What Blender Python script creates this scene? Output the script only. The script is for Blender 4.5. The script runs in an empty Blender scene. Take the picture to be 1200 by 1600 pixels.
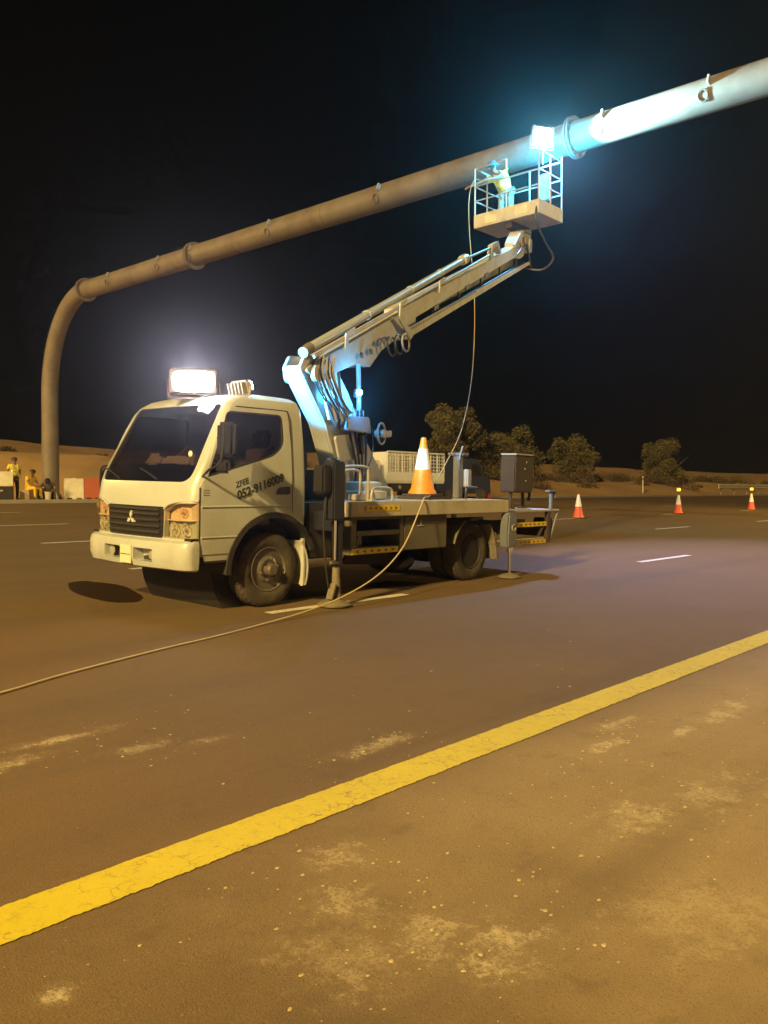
import bpy, bmesh, math, random
from mathutils import Vector, Matrix, noise

random.seed(7)
R = math.radians
scene = bpy.context.scene

# ------------------------------------------------------------------ camera
# world axes: X runs along the road, Y across it (away from the camera), Z up
CF = 0.026                                   # cross-fall of the carriageway
HEAD = math.atan(1200 / 1330)                # angle between road and view direction
PITCH = math.atan(32 / 1330)
cam = bpy.data.cameras.new("camera")
cam.sensor_fit = 'VERTICAL'
cam.sensor_height = 24.0
cam.lens = 1330 / 1600 * 24.0
cam.clip_start = 0.05
cam.clip_end = 3000
cam_ob = bpy.data.objects.new("camera", cam)
cam_ob.location = (0, 0, 1.3)
cam_ob.rotation_euler = (math.pi / 2 - PITCH, 0, HEAD - math.pi / 2)
scene.collection.objects.link(cam_ob)
scene.camera = cam_ob

# ------------------------------------------------------------------ night sky
world = bpy.data.worlds.new("World")
scene.world = world
world.use_nodes = True
wn = world.node_tree.nodes
wl = world.node_tree.links
sky = wn.new('ShaderNodeTexSky')
sky.sky_type = 'NISHITA'
sky.sun_disc = False
sky.sun_elevation = R(-3.0)
sky.sun_rotation = R(60)
sky.altitude = 50
wl.new(sky.outputs[0], wn['Background'].inputs[0])
wn['Background'].inputs[1].default_value = 0.004

# added warm fill sun, from the same side as the street lamp behind the camera
SODIUM = (1.0, 0.70, 0.22)
sun = bpy.data.lights.new("fill_sun", 'SUN')
sun.energy = 2.6
sun.angle = R(3)
sun.color = (1.0, 0.72, 0.30)
sun_ob = bpy.data.objects.new("fill_sun", sun)
sun_ob.rotation_euler = Vector((0.90, 0.24, -0.46)).to_track_quat('-Z', 'Y').to_euler()
scene.collection.objects.link(sun_ob)

scene.view_settings.view_transform = 'Standard'
scene.view_settings.look = 'None'
scene.view_settings.gamma = 1.0
scene.view_settings.exposure = 0.0
scene.cycles.use_denoising = True
scene.cycles.max_bounces = 4
scene.cycles.diffuse_bounces = 2
scene.cycles.glossy_bounces = 3
scene.cycles.use_adaptive_sampling = True
scene.cycles.adaptive_threshold = 0.03
scene.cycles.transparent_max_bounces = 12
scene.cycles.sample_clamp_indirect = 4.0
scene.cycles.volume_bounces = 0

STREET_LAMP_POWER = 31500.0
FAR_LAMP_POWER = 16000.0

# ------------------------------------------------------------------ materials
def new_mat(name):
    m = bpy.data.materials.new(name)
    m.use_nodes = True
    return m, m.node_tree.nodes, m.node_tree.links, m.node_tree.nodes['Principled BSDF']

def mat(name, col, rough=0.5, metal=0.0, var=0.0, scale=8.0, bump=0.0, bscale=40.0, dirt=None,
        dirt_amt=0.5, coat=0.0, emit=None, emit_s=0.0):
    """plain surface with procedural tone variation, optional dirt blotches and fine relief"""
    m, n, l, b = new_mat(name)
    b.inputs['Roughness'].default_value = rough
    b.inputs['Metallic'].default_value = metal
    b.inputs['Coat Weight'].default_value = coat
    tc = n.new('ShaderNodeTexCoord')
    c = (*col, 1)
    b.inputs['Base Color'].default_value = c
    last = None
    if var > 0:
        t = n.new('ShaderNodeTexNoise'); t.inputs['Scale'].default_value = scale
        t.inputs['Detail'].default_value = 6
        l.new(tc.outputs['Object'], t.inputs['Vector'])
        mx = n.new('ShaderNodeMix'); mx.data_type = 'RGBA'
        mx.inputs[6].default_value = (*[x * (1 - var) for x in col], 1)
        mx.inputs[7].default_value = (*[min(1, x * (1 + var)) for x in col], 1)
        l.new(t.outputs[0], mx.inputs[0]); last = mx.outputs[2]
    if dirt:
        t = n.new('ShaderNodeTexNoise'); t.inputs['Scale'].default_value = scale * 0.6
        t.inputs['Detail'].default_value = 9; t.inputs['Roughness'].default_value = 0.7
        l.new(tc.outputs['Object'], t.inputs['Vector'])
        rp = n.new('ShaderNodeMapRange'); rp.inputs[1].default_value = 0.48; rp.inputs[2].default_value = 0.72
        rp.inputs[4].default_value = dirt_amt
        l.new(t.outputs[0], rp.inputs[0])
        mx = n.new('ShaderNodeMix'); mx.data_type = 'RGBA'
        if last: l.new(last, mx.inputs[6])
        else: mx.inputs[6].default_value = c
        mx.inputs[7].default_value = (*dirt, 1)
        l.new(rp.outputs[0], mx.inputs[0]); last = mx.outputs[2]
    if last: l.new(last, b.inputs['Base Color'])
    if bump > 0:
        t = n.new('ShaderNodeTexNoise'); t.inputs['Scale'].default_value = bscale
        t.inputs['Detail'].default_value = 4
        l.new(tc.outputs['Object'], t.inputs['Vector'])
        bp = n.new('ShaderNodeBump'); bp.inputs['Strength'].default_value = bump
        bp.inputs['Distance'].default_value = 0.01
        l.new(t.outputs[0], bp.inputs['Height']); l.new(bp.outputs[0], b.inputs['Normal'])
    if emit:
        b.inputs['Emission Color'].default_value = (*emit, 1)
        b.inputs['Emission Strength'].default_value = emit_s
    return m

def glass_mat(name, tint, refl=1.0):
    m, n, l, b = new_mat(name)
    n.remove(b)
    out = n['Material Output']
    tr = n.new('ShaderNodeBsdfTransparent'); tr.inputs[0].default_value = (*tint, 1)
    gl = n.new('ShaderNodeBsdfGlossy'); gl.inputs['Roughness'].default_value = 0.03
    gl.inputs[0].default_value = (refl, refl, refl, 1)
    lw = n.new('ShaderNodeLayerWeight'); lw.inputs[0].default_value = 0.5
    pw = n.new('ShaderNodeMath'); pw.operation = 'POWER'; pw.inputs[1].default_value = 5.0
    l.new(lw.outputs['Facing'], pw.inputs[0])
    fr = n.new('ShaderNodeMath'); fr.operation = 'MULTIPLY_ADD'; fr.inputs[1].default_value = 0.95; fr.inputs[2].default_value = 0.04
    l.new(pw.outputs[0], fr.inputs[0])
    mx = n.new('ShaderNodeMixShader')
    l.new(fr.outputs[0], mx.inputs[0]); l.new(tr.outputs[0], mx.inputs[1]); l.new(gl.outputs[0], mx.inputs[2])
    l.new(mx.outputs[0], out.inputs[0])
    return m

def asphalt_mat():
    m, n, l, b = new_mat("asphalt")
    b.inputs['Roughness'].default_value = 0.82
    b.inputs['Specular IOR Level'].default_value = 0.3
    geo = n.new('ShaderNodeNewGeometry')
    pos = geo.outputs['Position']
    def noise_tex(scale, detail=6, rough=0.6, vec=pos):
        t = n.new('ShaderNodeTexNoise'); t.inputs['Scale'].default_value = scale
        t.inputs['Detail'].default_value = detail; t.inputs['Roughness'].default_value = rough
        l.new(vec, t.inputs['Vector']); return t.outputs[0]
    def mrange(x, a, c, lo=0.0, hi=1.0):
        r = n.new('ShaderNodeMapRange'); r.interpolation_type = 'SMOOTHSTEP'
        r.inputs[1].default_value = a; r.inputs[2].default_value = c
        r.inputs[3].default_value = lo; r.inputs[4].default_value = hi
        l.new(x, r.inputs[0]); return r.outputs[0]
    def mathn(op, a, c):
        k = n.new('ShaderNodeMath'); k.operation = op; k.use_clamp = False
        for i, x in enumerate((a, c)):
            if isinstance(x, (int, float)): k.inputs[i].default_value = x
            else: l.new(x, k.inputs[i])
        return k.outputs[0]
    def mix(f, a, c):
        k = n.new('ShaderNodeMix'); k.data_type = 'RGBA'
        if isinstance(f, float): k.inputs[0].default_value = f
        else: l.new(f, k.inputs[0])
        for i, x in ((6, a), (7, c)):
            if isinstance(x, tuple): k.inputs[i].default_value = (*x, 1)
            else: l.new(x, k.inputs[i])
        return k.outputs[2]
    sep = n.new('ShaderNodeSeparateXYZ'); l.new(pos, sep.inputs[0])
    v = sep.outputs[1]
    # the traffic lanes are darker than the dusty shoulder this side of the yellow line
    lane = mix(noise_tex(0.9), (0.132, 0.079, 0.033), (0.178, 0.108, 0.046))
    bare = mix(noise_tex(1.7, 8, 0.65), (0.118, 0.072, 0.029), (0.180, 0.114, 0.048))
    dusty = mix(noise_tex(1.3, 8, 0.65), (0.250, 0.170, 0.082), (0.38, 0.27, 0.137))
    dn = mathn('ADD', sep.outputs[0], mathn('MULTIPLY', mathn('SUBTRACT', noise_tex(1.1, 6, 0.6), 0.5), 2.4))
    shoulder = mix(mrange(dn, 0.9, 3.0), bare, dusty)
    wob = mathn('ADD', v, mathn('MULTIPLY', mathn('SUBTRACT', noise_tex(0.8), 0.5), 0.5))
    col = mix(mrange(wob, 1.9, 2.7), shoulder, lane)
    # fine aggregate
    col = mix(mathn('MULTIPLY', mrange(noise_tex(260, 2, 0.5), 0.56, 0.7), 0.35), col, (0.36, 0.28, 0.18))
    col = mix(mathn('MULTIPLY', mrange(noise_tex(150, 3, 0.6), 0.54, 0.70), 0.55), col, (0.07, 0.048, 0.026))
    col = mix(mathn('MULTIPLY', mrange(noise_tex(6, 9, 0.75), 0.52, 0.74), 0.40), col, (0.085, 0.056, 0.028))
    # long wheel-worn streaks along the road
    mp = n.new('ShaderNodeMapping'); mp.inputs['Scale'].default_value = (0.06, 1.1, 1)
    l.new(pos, mp.inputs[0])
    col = mix(mathn('MULTIPLY', mrange(noise_tex(1.0, 5, 0.6, mp.outputs[0]), 0.48, 0.72), 0.5), col, (0.085, 0.06, 0.038))
    # spilt plaster and trodden dust, each blotch with its own place and ragged edge
    spots = [(1.98, 3.91, .34, .07, .8), (1.64, 3.74, .24, .09, .85), (2.18, 3.52, .20, .10, .6), (2.5, 3.4, .15, .07, .4),
             (3.05, 2.76, .33, .09, .8), (4.22, 2.11, .24, .08, 1.), (3.83, 1.98, .22, .07, 1.),
             (4.9, 1.78, .50, .13, .8), (4.35, 1.80, .24, .06, .8), (3.07, 1.45, .34, .20, .55), (3.6, 1.35, .4, .2, .45),
             (1.95, 1.32, .20, .17, .85), (1.86, 1.50, .20, .17, .55), (2.05, 2.05, .17, .16, .4),
             (1.83, 1.76, .15, .22, .55), (1.62, 1.62, .22, .26, .35), (2.5, 1.0, .4, .3, .3), (1.01, 2.0, .07, .05, .7)]
    rag = noise_tex(13, 12, 0.78)
    rag2 = noise_tex(70, 6, 0.75)
    total = None
    for (su, sv, ru, rv, amt) in spots:
        mp = n.new('ShaderNodeMapping'); mp.vector_type = 'POINT'
        mp.inputs['Location'].default_value = (-su / ru, -sv / rv, 0)
        mp.inputs['Scale'].default_value = (1 / ru, 1 / rv, 0)
        l.new(pos, mp.inputs[0])
        ln = n.new('ShaderNodeVectorMath'); ln.operation = 'LENGTH'; l.new(mp.outputs[0], ln.inputs[0])
        d = mathn('ADD', ln.outputs['Value'], mathn('MULTIPLY', mathn('SUBTRACT', rag, 0.5), 3.2))
        f = mathn('MULTIPLY', mathn('ADD', mathn('MULTIPLY', mrange(d, 0.1, 1.3, 1.0, 0.0), 0.35), mathn('MULTIPLY', mrange(d, 0.42, 0.62, 1.0, 0.0), 0.65)), amt)
        total = f if total is None else mathn('MAXIMUM', total, f)
    total = mathn('MULTIPLY', total, mathn('MULTIPLY', mrange(rag2, 0.38, 0.58, 0.2, 1.0), mrange(noise_tex(5.5, 6, 0.7), 0.36, 0.60, 0.12, 1.0)))
    col = mix(total, col, (0.66, 0.53, 0.32))
    # scattered pale grains and specks on the shoulder
    vo = n.new('ShaderNodeTexVoronoi'); vo.inputs['Scale'].default_value = 26; l.new(pos, vo.inputs['Vector'])
    gate = mathn('MULTIPLY', mrange(vo.outputs[0], 0.05, 0.13, 1.0, 0.0), mrange(noise_tex(1.3), 0.5, 0.62))
    col = mix(mathn('MULTIPLY', gate, 0.35), col, (0.50, 0.38, 0.20))
    l.new(col, b.inputs['Base Color'])
    bp = n.new('ShaderNodeBump'); bp.inputs['Strength'].default_value = 0.55; bp.inputs['Distance'].default_value = 0.006
    l.new(mathn('ADD', noise_tex(150, 3), mathn('MULTIPLY', total, 0.8)), bp.inputs['Height'])
    l.new(bp.outputs[0], b.inputs['Normal'])
    return m

def line_mat(name, col, wear):
    m, n, l, b = new_mat(name)
    b.inputs['Roughness'].default_value = 0.7
    geo = n.new('ShaderNodeNewGeometry')
    def nz(scale, detail=8, rough=0.65):
        t = n.new('ShaderNodeTexNoise'); t.inputs['Scale'].default_value = scale
        t.inputs['Detail'].default_value = detail; t.inputs['Roughness'].default_value = rough
        l.new(geo.outputs['Position'], t.inputs['Vector']); return t.outputs[0]
    def mr(x, a, c, hi):
        r = n.new('ShaderNodeMapRange'); r.inputs[1].default_value = a; r.inputs[2].default_value = c
        r.inputs[4].default_value = hi; l.new(x, r.inputs[0]); return r.outputs[0]
    def mx(f, a, c):
        k = n.new('ShaderNodeMix'); k.data_type = 'RGBA'; l.new(f, k.inputs[0])
        for i, x in ((6, a), (7, c)):
            if isinstance(x, tuple): k.inputs[i].default_value = (*x, 1)
            else: l.new(x, k.inputs[i])
        return k.outputs[2]
    c0 = mx(nz(5), tuple(x * 0.86 for x in col), tuple(min(1, x * 1.08) for x in col))
    c0 = mx(mr(nz(24, 10, 0.75), 0.53, 0.72, wear), c0, (0.30, 0.20, 0.035))
    vo = n.new('ShaderNodeTexVoronoi'); vo.feature = 'DISTANCE_TO_EDGE'; vo.inputs['Scale'].default_value = 9
    wv = n.new('ShaderNodeVectorMath'); wv.operation = 'ADD'
    tn = n.new('ShaderNodeTexNoise'); tn.inputs['Scale'].default_value = 14
    l.new(geo.outputs['Position'], tn.inputs['Vector'])
    sc = n.new('ShaderNodeVectorMath'); sc.operation = 'SCALE'; sc.inputs[3].default_value = 0.16
    l.new(tn.outputs[1], sc.inputs[0]); l.new(geo.outputs['Position'], wv.inputs[0]); l.new(sc.outputs[0], wv.inputs[1])
    l.new(wv.outputs[0], vo.inputs['Vector'])
    crack = mr(vo.outputs[0], 0.035, 0.0, 1.0)
    g = n.new('ShaderNodeMath'); g.operation = 'MULTIPLY'; l.new(crack, g.inputs[0]); l.new(mr(nz(3.5), 0.44, 0.58, 0.8), g.inputs[1])
    c0 = mx(g.outputs[0], c0, (0.16, 0.10, 0.03))
    l.new(c0, b.inputs['Base Color'])
    bp = n.new('ShaderNodeBump'); bp.inputs['Strength'].default_value = 0.5; bp.inputs['Distance'].default_value = 0.004
    l.new(nz(90, 3), bp.inputs['Height']); l.new(bp.outputs[0], b.inputs['Normal'])
    return m

M = {}
M['asphalt'] = asphalt_mat()
M['yellow_line'] = line_mat('yellow_line', (0.62, 0.485, 0.004), 0.75)
M['white_line'] = line_mat('white_line', (0.72, 0.68, 0.56), 0.5)
M['sand'] = mat('sand', (0.47, 0.28, 0.105), 0.95, var=0.3, scale=0.35, bump=0.9, bscale=3.0, dirt=(0.22, 0.13, 0.055), dirt_amt=0.6)
M['kerb'] = mat('kerb_concrete', (0.40, 0.36, 0.29), 0.85, var=0.25, scale=5, bump=0.3)
M['paint'] = mat('cream_white_paint', (0.50, 0.515, 0.47), 0.32, var=0.05, scale=2.5, dirt=(0.34, 0.26, 0.15), dirt_amt=0.45, coat=0.35)
M['paint_dirty'] = mat('weathered_white_paint', (0.56, 0.52, 0.42), 0.55, var=0.12, scale=5, dirt=(0.30, 0.22, 0.13), dirt_amt=0.6, bump=0.05)
M['deck'] = mat('deck_steel', (0.50, 0.44, 0.31), 0.6, var=0.15, scale=6, dirt=(0.26, 0.19, 0.10), dirt_amt=0.65, bump=0.1)
M['olive'] = mat('dusty_olive_panel', (0.125, 0.105, 0.065), 0.6, var=0.2, scale=4, dirt=(0.22, 0.17, 0.10), dirt_amt=0.5)
M['black'] = mat('black_plastic', (0.022, 0.020, 0.020), 0.45, var=0.3, scale=10)
M['dark'] = mat('dark_chassis', (0.03, 0.024, 0.02), 0.75, var=0.3, scale=6)
M['brown'] = mat('dark_brown_metal', (0.055, 0.034, 0.020), 0.6, var=0.25, scale=6)
M['navy'] = mat('navy_metal', (0.035, 0.042, 0.085), 0.5, var=0.2, scale=3)
M['rubber'] = mat('dusty_tyre_rubber', (0.075, 0.058, 0.042), 0.9, var=0.3, scale=12, dirt=(0.17, 0.125, 0.08), dirt_amt=0.7, bump=0.15)
M['rim'] = mat('wheel_steel', (0.20, 0.17, 0.14), 0.45, metal=0.5, var=0.2, scale=15, dirt=(0.12, 0.09, 0.06), dirt_amt=0.7)
M['chrome'] = mat('chrome', (0.85, 0.85, 0.85), 0.08, metal=1.0)
M['paint_far'] = mat('clean_white_paint', (0.80, 0.78, 0.72), 0.45, var=0.08, scale=2)
M['galv_arm'] = mat('weathered_gantry_steel', (0.19, 0.15, 0.112), 0.6, metal=0.1, var=0.28, scale=1.6, dirt=(0.10, 0.072, 0.045), dirt_amt=0.75, bump=0.08)
M['galv'] = mat('galvanised_steel', (0.44, 0.40, 0.36), 0.55, metal=0.25, var=0.18, scale=3, dirt=(0.24, 0.19, 0.14), dirt_amt=0.55, bump=0.05)
M['galv_dark'] = mat('stained_steel', (0.13, 0.10, 0.075), 0.6, metal=0.2, var=0.2)
M['jack_blue'] = mat('grey_blue_steel', (0.20, 0.21, 0.24), 0.5, metal=0.3, var=0.2, scale=8)
M['jack_dark'] = mat('dark_blue_steel', (0.035, 0.035, 0.05), 0.4, metal=0.3, var=0.2, scale=8)
M['glass'] = glass_mat('tinted_cab_glass', (0.55, 0.50, 0.46), 0.9)
M['lens'] = mat('clear_lamp_lens', (0.62, 0.58, 0.48), 0.08, metal=0.45, var=0.25, scale=28, bump=0.5, bscale=45, coat=1.0)
M['amber_lens'] = mat('amber_lamp_lens', (0.60, 0.37, 0.25), 0.08, metal=0.3, var=0.25, scale=28, bump=0.4, bscale=40, coat=1.0)
M['sticker'] = mat('yellow_reflective_tape', (0.80, 0.55, 0.02), 0.4, var=0.15, scale=25)
M['sticker_black'] = mat('black_tape', (0.02, 0.018, 0.012), 0.5)
M['paper'] = mat('paper', (0.75, 0.72, 0.62), 0.8, var=0.2, scale=30)
M['seat'] = mat('seat_cloth', (0.22, 0.17, 0.14), 0.9, var=0.2, scale=20)
M['plate'] = mat('number_plate', (0.72, 0.66, 0.45), 0.5, var=0.1, scale=30)
M['cable'] = mat('pale_yellow_cable', (0.62, 0.46, 0.20), 0.55, var=0.1, scale=30)
M['hose'] = mat('grey_hydraulic_hose', (0.33, 0.31, 0.30), 0.5, var=0.3, scale=20)
M['hose_black'] = mat('black_hydraulic_hose', (0.03, 0.028, 0.026), 0.45)
M['cone'] = mat('orange_cone_plastic', (0.85, 0.30, 0.02), 0.5, var=0.15, scale=12, dirt=(0.25, 0.12, 0.03), dirt_amt=0.6)
M['cone_red'] = mat('red_cone_plastic', (0.72, 0.10, 0.03), 0.5, var=0.15, scale=12, dirt=(0.25, 0.10, 0.05), dirt_amt=0.5)
M['cone_white'] = mat('white_reflective_sleeve', (0.80, 0.77, 0.68), 0.4, var=0.08, scale=20, dirt=(0.5, 0.42, 0.3), dirt_amt=0.4)
M['cone_base'] = mat('cone_rubber_base', (0.07, 0.05, 0.035), 0.85, var=0.3, scale=15)
M['beacon'] = mat('amber_beacon_glow', (0.8, 0.45, 0.05), 0.4, emit=(1.0, 0.50, 0.06), emit_s=2.0)
M['bark'] = mat('bark', (0.13, 0.09, 0.055), 0.95, var=0.3, scale=8, bump=0.5, bscale=20)
M['skin'] = mat('skin', (0.25, 0.13, 0.075), 0.6, var=0.08)
M['hair'] = mat('black_hair', (0.012, 0.010, 0.009), 0.6)
M['vest'] = mat('yellow_hi_vis_cloth', (0.72, 0.60, 0.05), 0.8, var=0.15, scale=12)
M['vest_strip'] = mat('reflective_strip', (0.80, 0.80, 0.75), 0.25, metal=0.3)
M['yellow_cloth'] = mat('yellow_cloth', (0.70, 0.45, 0.02), 0.85, var=0.15, scale=10)
M['dark_cloth'] = mat('dark_brown_cloth', (0.075, 0.045, 0.04), 0.9, var=0.2, scale=10)
M['grey_cloth'] = mat('grey_cloth', (0.17, 0.14, 0.12), 0.9, var=0.2, scale=10)
M['teal_cloth'] = mat('grey_green_cloth', (0.20, 0.24, 0.22), 0.9, var=0.2, scale=10)
M['helmet_blue'] = mat('blue_helmet', (0.03, 0.25, 0.55), 0.25, coat=0.5)
M['helmet_brown'] = mat('dark_cap', (0.06, 0.035, 0.03), 0.6)
M['barrier_red'] = mat('red_barrier_plastic', (0.42, 0.09, 0.03), 0.6, var=0.15, scale=5)
M['barrier_white'] = mat('white_barrier_plastic', (0.72, 0.66, 0.48), 0.6, var=0.1, scale=5, dirt=(0.35, 0.28, 0.16), dirt_amt=0.5)
M['flake'] = mat('plaster_flakes', (0.48, 0.37, 0.20), 0.9, var=0.25, scale=30)
M['bright_trim'] = mat('bright_trim', (0.80, 0.77, 0.70), 0.2, metal=0.2, coat=0.6)
M['amber_bulb'] = mat('amber_bulb', (0.80, 0.46, 0.30), 0.15, coat=1.0)
M['mirror_black'] = mat('mirror_black', (0.008, 0.007, 0.007), 0.5)
M['mud_metal'] = mat('muddy_grey_metal', (0.20, 0.165, 0.11), 0.75, var=0.25, scale=8, dirt=(0.10, 0.075, 0.045), dirt_amt=0.7)
M['clear_lens'] = glass_mat('clear_lens', (0.90, 0.88, 0.82), 1.0)
M['amber_clear'] = glass_mat('amber_tinted_lens', (0.98, 0.90, 0.82), 1.0)
M['reflector'] = mat('lamp_reflector', (0.66, 0.62, 0.52), 0.35, metal=0.15, var=0.25, scale=22, bump=0.5, bscale=30)
M['box_brown'] = mat('rusty_dark_box', (0.050, 0.028, 0.013), 0.8, var=0.3, scale=7)
M['oil'] = mat('glossy_dark', (0.036, 0.020, 0.008), 0.30, var=0.3, scale=5)
M['cardboard'] = mat('cardboard', (0.34, 0.24, 0.13), 0.9, var=0.1)
M['lamp_white'] = mat('cool_white_led', (1, 1, 1), 0.4, emit=(1.0, 0.95, 1.0), emit_s=90.0)
M['lamp_cyan'] = mat('blue_white_led', (1, 1, 1), 0.4, emit=(0.62, 0.95, 1.0), emit_s=90.0)
M['glint_blue'] = mat('blue_glint_glow', (0.4, 0.8, 1), 0.4, emit=(0.25, 0.75, 1.0), emit_s=60.0)
M['lamp_sodium'] = mat('sodium_lamp_lens', (1, 0.8, 0.5), 0.4, emit=SODIUM, emit_s=20.0)

def leaf_mat(name, col):
    m, n, l, b = new_mat(name)
    b.inputs['Roughness'].default_value = 0.75
    oi = n.new('ShaderNodeNewGeometry')
    t = n.new('ShaderNodeTexNoise'); t.inputs['Scale'].default_value = 1.1; t.inputs['Detail'].default_value = 4
    l.new(oi.outputs['Position'], t.inputs['Vector'])
    mx = n.new('ShaderNodeMix'); mx.data_type = 'RGBA'
    mx.inputs[6].default_value = (*[x * 0.45 for x in col], 1); mx.inputs[7].default_value = (*[x * 1.5 for x in col], 1)
    l.new(t.outputs[0], mx.inputs[0]); l.new(mx.outputs[2], b.inputs['Base Color'])
    return m
M['leaf'] = leaf_mat('tree_leaf', (0.185, 0.150, 0.045))
M['leaf_dry'] = leaf_mat('dry_scrub_leaf', (0.13, 0.085, 0.035))

# ------------------------------------------------------------------ mesh helpers
def link(o, parent=None):
    scene.collection.objects.link(o)
    if parent is not None: o.parent = parent
    return o

def tag(o, label=None, cat=None, group=None, kind=None):
    for k, val in (('label', label), ('category', cat), ('group', group), ('kind', kind)):
        if val: o[k] = val
    return o

def thing(name, label, cat, loc=(0, 0, 0), rz=0.0, group=None, rx=0.0):
    o = bpy.data.objects.new(name, None)
    o.empty_display_size = 0.2
    o.location = loc
    o.rotation_euler = (rx, 0, rz)
    link(o)
    return tag(o, label, cat, group)

class MB:
    def __init__(s): s.v = []; s.f = []; s.m = []
    def add(s, vs, fs, mi=0):
        o = len(s.v); s.v += [tuple(x) for x in vs]
        for f in fs: s.f.append(tuple(i + o for i in f)); s.m.append(mi)
        return s
    def box(s, c, d, rot=None, mi=0):
        vs = []
        for sx in (-.5, .5):
            for sy in (-.5, .5):
                for sz in (-.5, .5):
                    p = Vector((sx * d[0], sy * d[1], sz * d[2]))
                    if rot is not None: p = rot @ p
                    vs.append(p + Vector(c))
        return s.add(vs, [(0, 1, 3, 2), (4, 6, 7, 5), (0, 4, 5, 1), (2, 3, 7, 6), (0, 2, 6, 4), (1, 5, 7, 3)], mi)
    def bb(s, a, b, mi=0):
        return s.box([(a[i] + b[i]) / 2 for i in range(3)], [abs(b[i] - a[i]) for i in range(3)], None, mi)
    def ring_sweep(s, rings, closed_ring=True, cap=True, mi=0):
        n = len(rings[0]); vs = [p for r in rings for p in r]; fs = []
        for i in range(len(rings) - 1):
            for j in range(n if closed_ring else n - 1):
                k = (j + 1) % n
                fs.append((i * n + j, i * n + k, (i + 1) * n + k, (i + 1) * n + j))
        if cap:
            fs.append(tuple(range(n - 1, -1, -1))); fs.append(tuple((len(rings) - 1) * n + j for j in range(n)))
        return s.add(vs, fs, mi)
    def tube(s, pts, r, n=8, mi=0, cap=True):
        pts = [Vector(p) for p in pts]; rings = []
        t = (pts[1] - pts[0]).normalized()
        u = t.orthogonal().normalized()
        for i, p in enumerate(pts):
            if i == 0: t2 = pts[1] - pts[0]
            elif i == len(pts) - 1: t2 = pts[-1] - pts[-2]
            else: t2 = (pts[i + 1] - p).normalized() + (p - pts[i - 1]).normalized()
            t2 = t2.normalized() if t2.length > 1e-9 else t
            u = (u - t2 * u.dot(t2)).normalized(); w = t2.cross(u); t = t2
            rr = r[i] if isinstance(r, (list, tuple)) else r
            rings.append([p + (u * math.cos(a) + w * math.sin(a)) * rr for a in (2 * math.pi * k / n for k in range(n))])
        return s.ring_sweep(rings, True, cap, mi)
    def lathe(s, prof, o=(0, 0, 0), axis='z', n=24, mi=0, cap=True):
        rings = []
        for (r, h) in prof:
            ring = []
            for k in range(n):
                a = 2 * math.pi * k / n; x, y = r * math.cos(a), r * math.sin(a)
                p = {'z': (x, y, h), 'y': (x, h, y), 'x': (h, x, y)}[axis]
                ring.append((p[0] + o[0], p[1] + o[1], p[2] + o[2]))
            rings.append(ring)
        return s.ring_sweep(rings, True, cap, mi)
    def prism(s, poly, f, t0, t1, mi=0):
        """polygon (a,b) extruded from t0 to t1; f maps (a,b,t) to a point"""
        n = len(poly)
        vs = [f(a, b, t0) for a, b in poly] + [f(a, b, t1) for a, b in poly]
        fs = [tuple(range(n - 1, -1, -1)), tuple(range(n, 2 * n))]
        for i in range(n):
            j = (i + 1) % n; fs.append((i, j, n + j, n + i))
        return s.add(vs, fs, mi)
    def mesh(s, name, xf=None):
        me = bpy.data.meshes.new(name)
        vs = s.v if xf is None else [xf @ Vector(p) for p in s.v]
        me.from_pydata([tuple(p) for p in vs], [], s.f)
        bm = bmesh.new(); bm.from_mesh(me)
        bmesh.ops.recalc_face_normals(bm, faces=bm.faces)
        bm.to_mesh(me); bm.free()
        return me
    def obj(s, name, m, parent=None, smooth=35, bevel=0.0, xf=None, seg=2):
        me = s.mesh(name, xf)
        ms = m if isinstance(m, (list, tuple)) else [m]
        for k in ms: me.materials.append(M[k])
        if len(ms) > 1:
            for i, k in enumerate(s.m): me.polygons[i].material_index = k
        if bevel > 0: bevel_mesh(me, bevel, seg)
        if smooth: smooth_mesh(me, smooth)
        o = bpy.data.objects.new(name, me)
        return link(o, parent)

def smooth_mesh(me, ang=35):
    for p in me.polygons: p.use_smooth = True
    me.set_sharp_from_angle(angle=R(ang))

def bevel_mesh(me, w, seg=2):
    bm = bmesh.new(); bm.from_mesh(me)
    es = [e for e in bm.edges if len(e.link_faces) == 2 and e.calc_face_angle(0) > R(30)]
    bmesh.ops.bevel(bm, geom=es, offset=w, segments=seg, affect='EDGES', clamp_overlap=True)
    bm.to_mesh(me); bm.free()

def smooth_path(pts, k=6):
    """Catmull-Rom through the given points"""
    P = [Vector(p) for p in pts]; out = []
    for i in range(len(P) - 1):
        p0 = P[max(i - 1, 0)]; p1 = P[i]; p2 = P[i + 1]; p3 = P[min(i + 2, len(P) - 1)]
        for j in range(k):
            t = j / k
            out.append(0.5 * ((2 * p1) + (p2 - p0) * t + (2 * p0 - 5 * p1 + 4 * p2 - p3) * t * t + (3 * p1 - p0 - 3 * p2 + p3) * t ** 3))
    out.append(P[-1]); return out

def round_poly(poly, r, k=5):
    out = []; n = len(poly)
    for i in range(n):
        p = Vector(poly[i]); a = Vector(poly[i - 1]) - p; b = Vector(poly[(i + 1) % n]) - p
        rr = r[i] if isinstance(r, (list, tuple)) else r
        d = min(rr, a.length * 0.45, b.length * 0.45)
        if d < 1e-4: out.append(tuple(p)); continue
        q0 = p + a.normalized() * d; q1 = p + b.normalized() * d
        for j in range(k + 1):
            t = j / k; out.append(tuple((1 - t) ** 2 * q0 + 2 * t * (1 - t) * p + t * t * q1))
    return out

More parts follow.
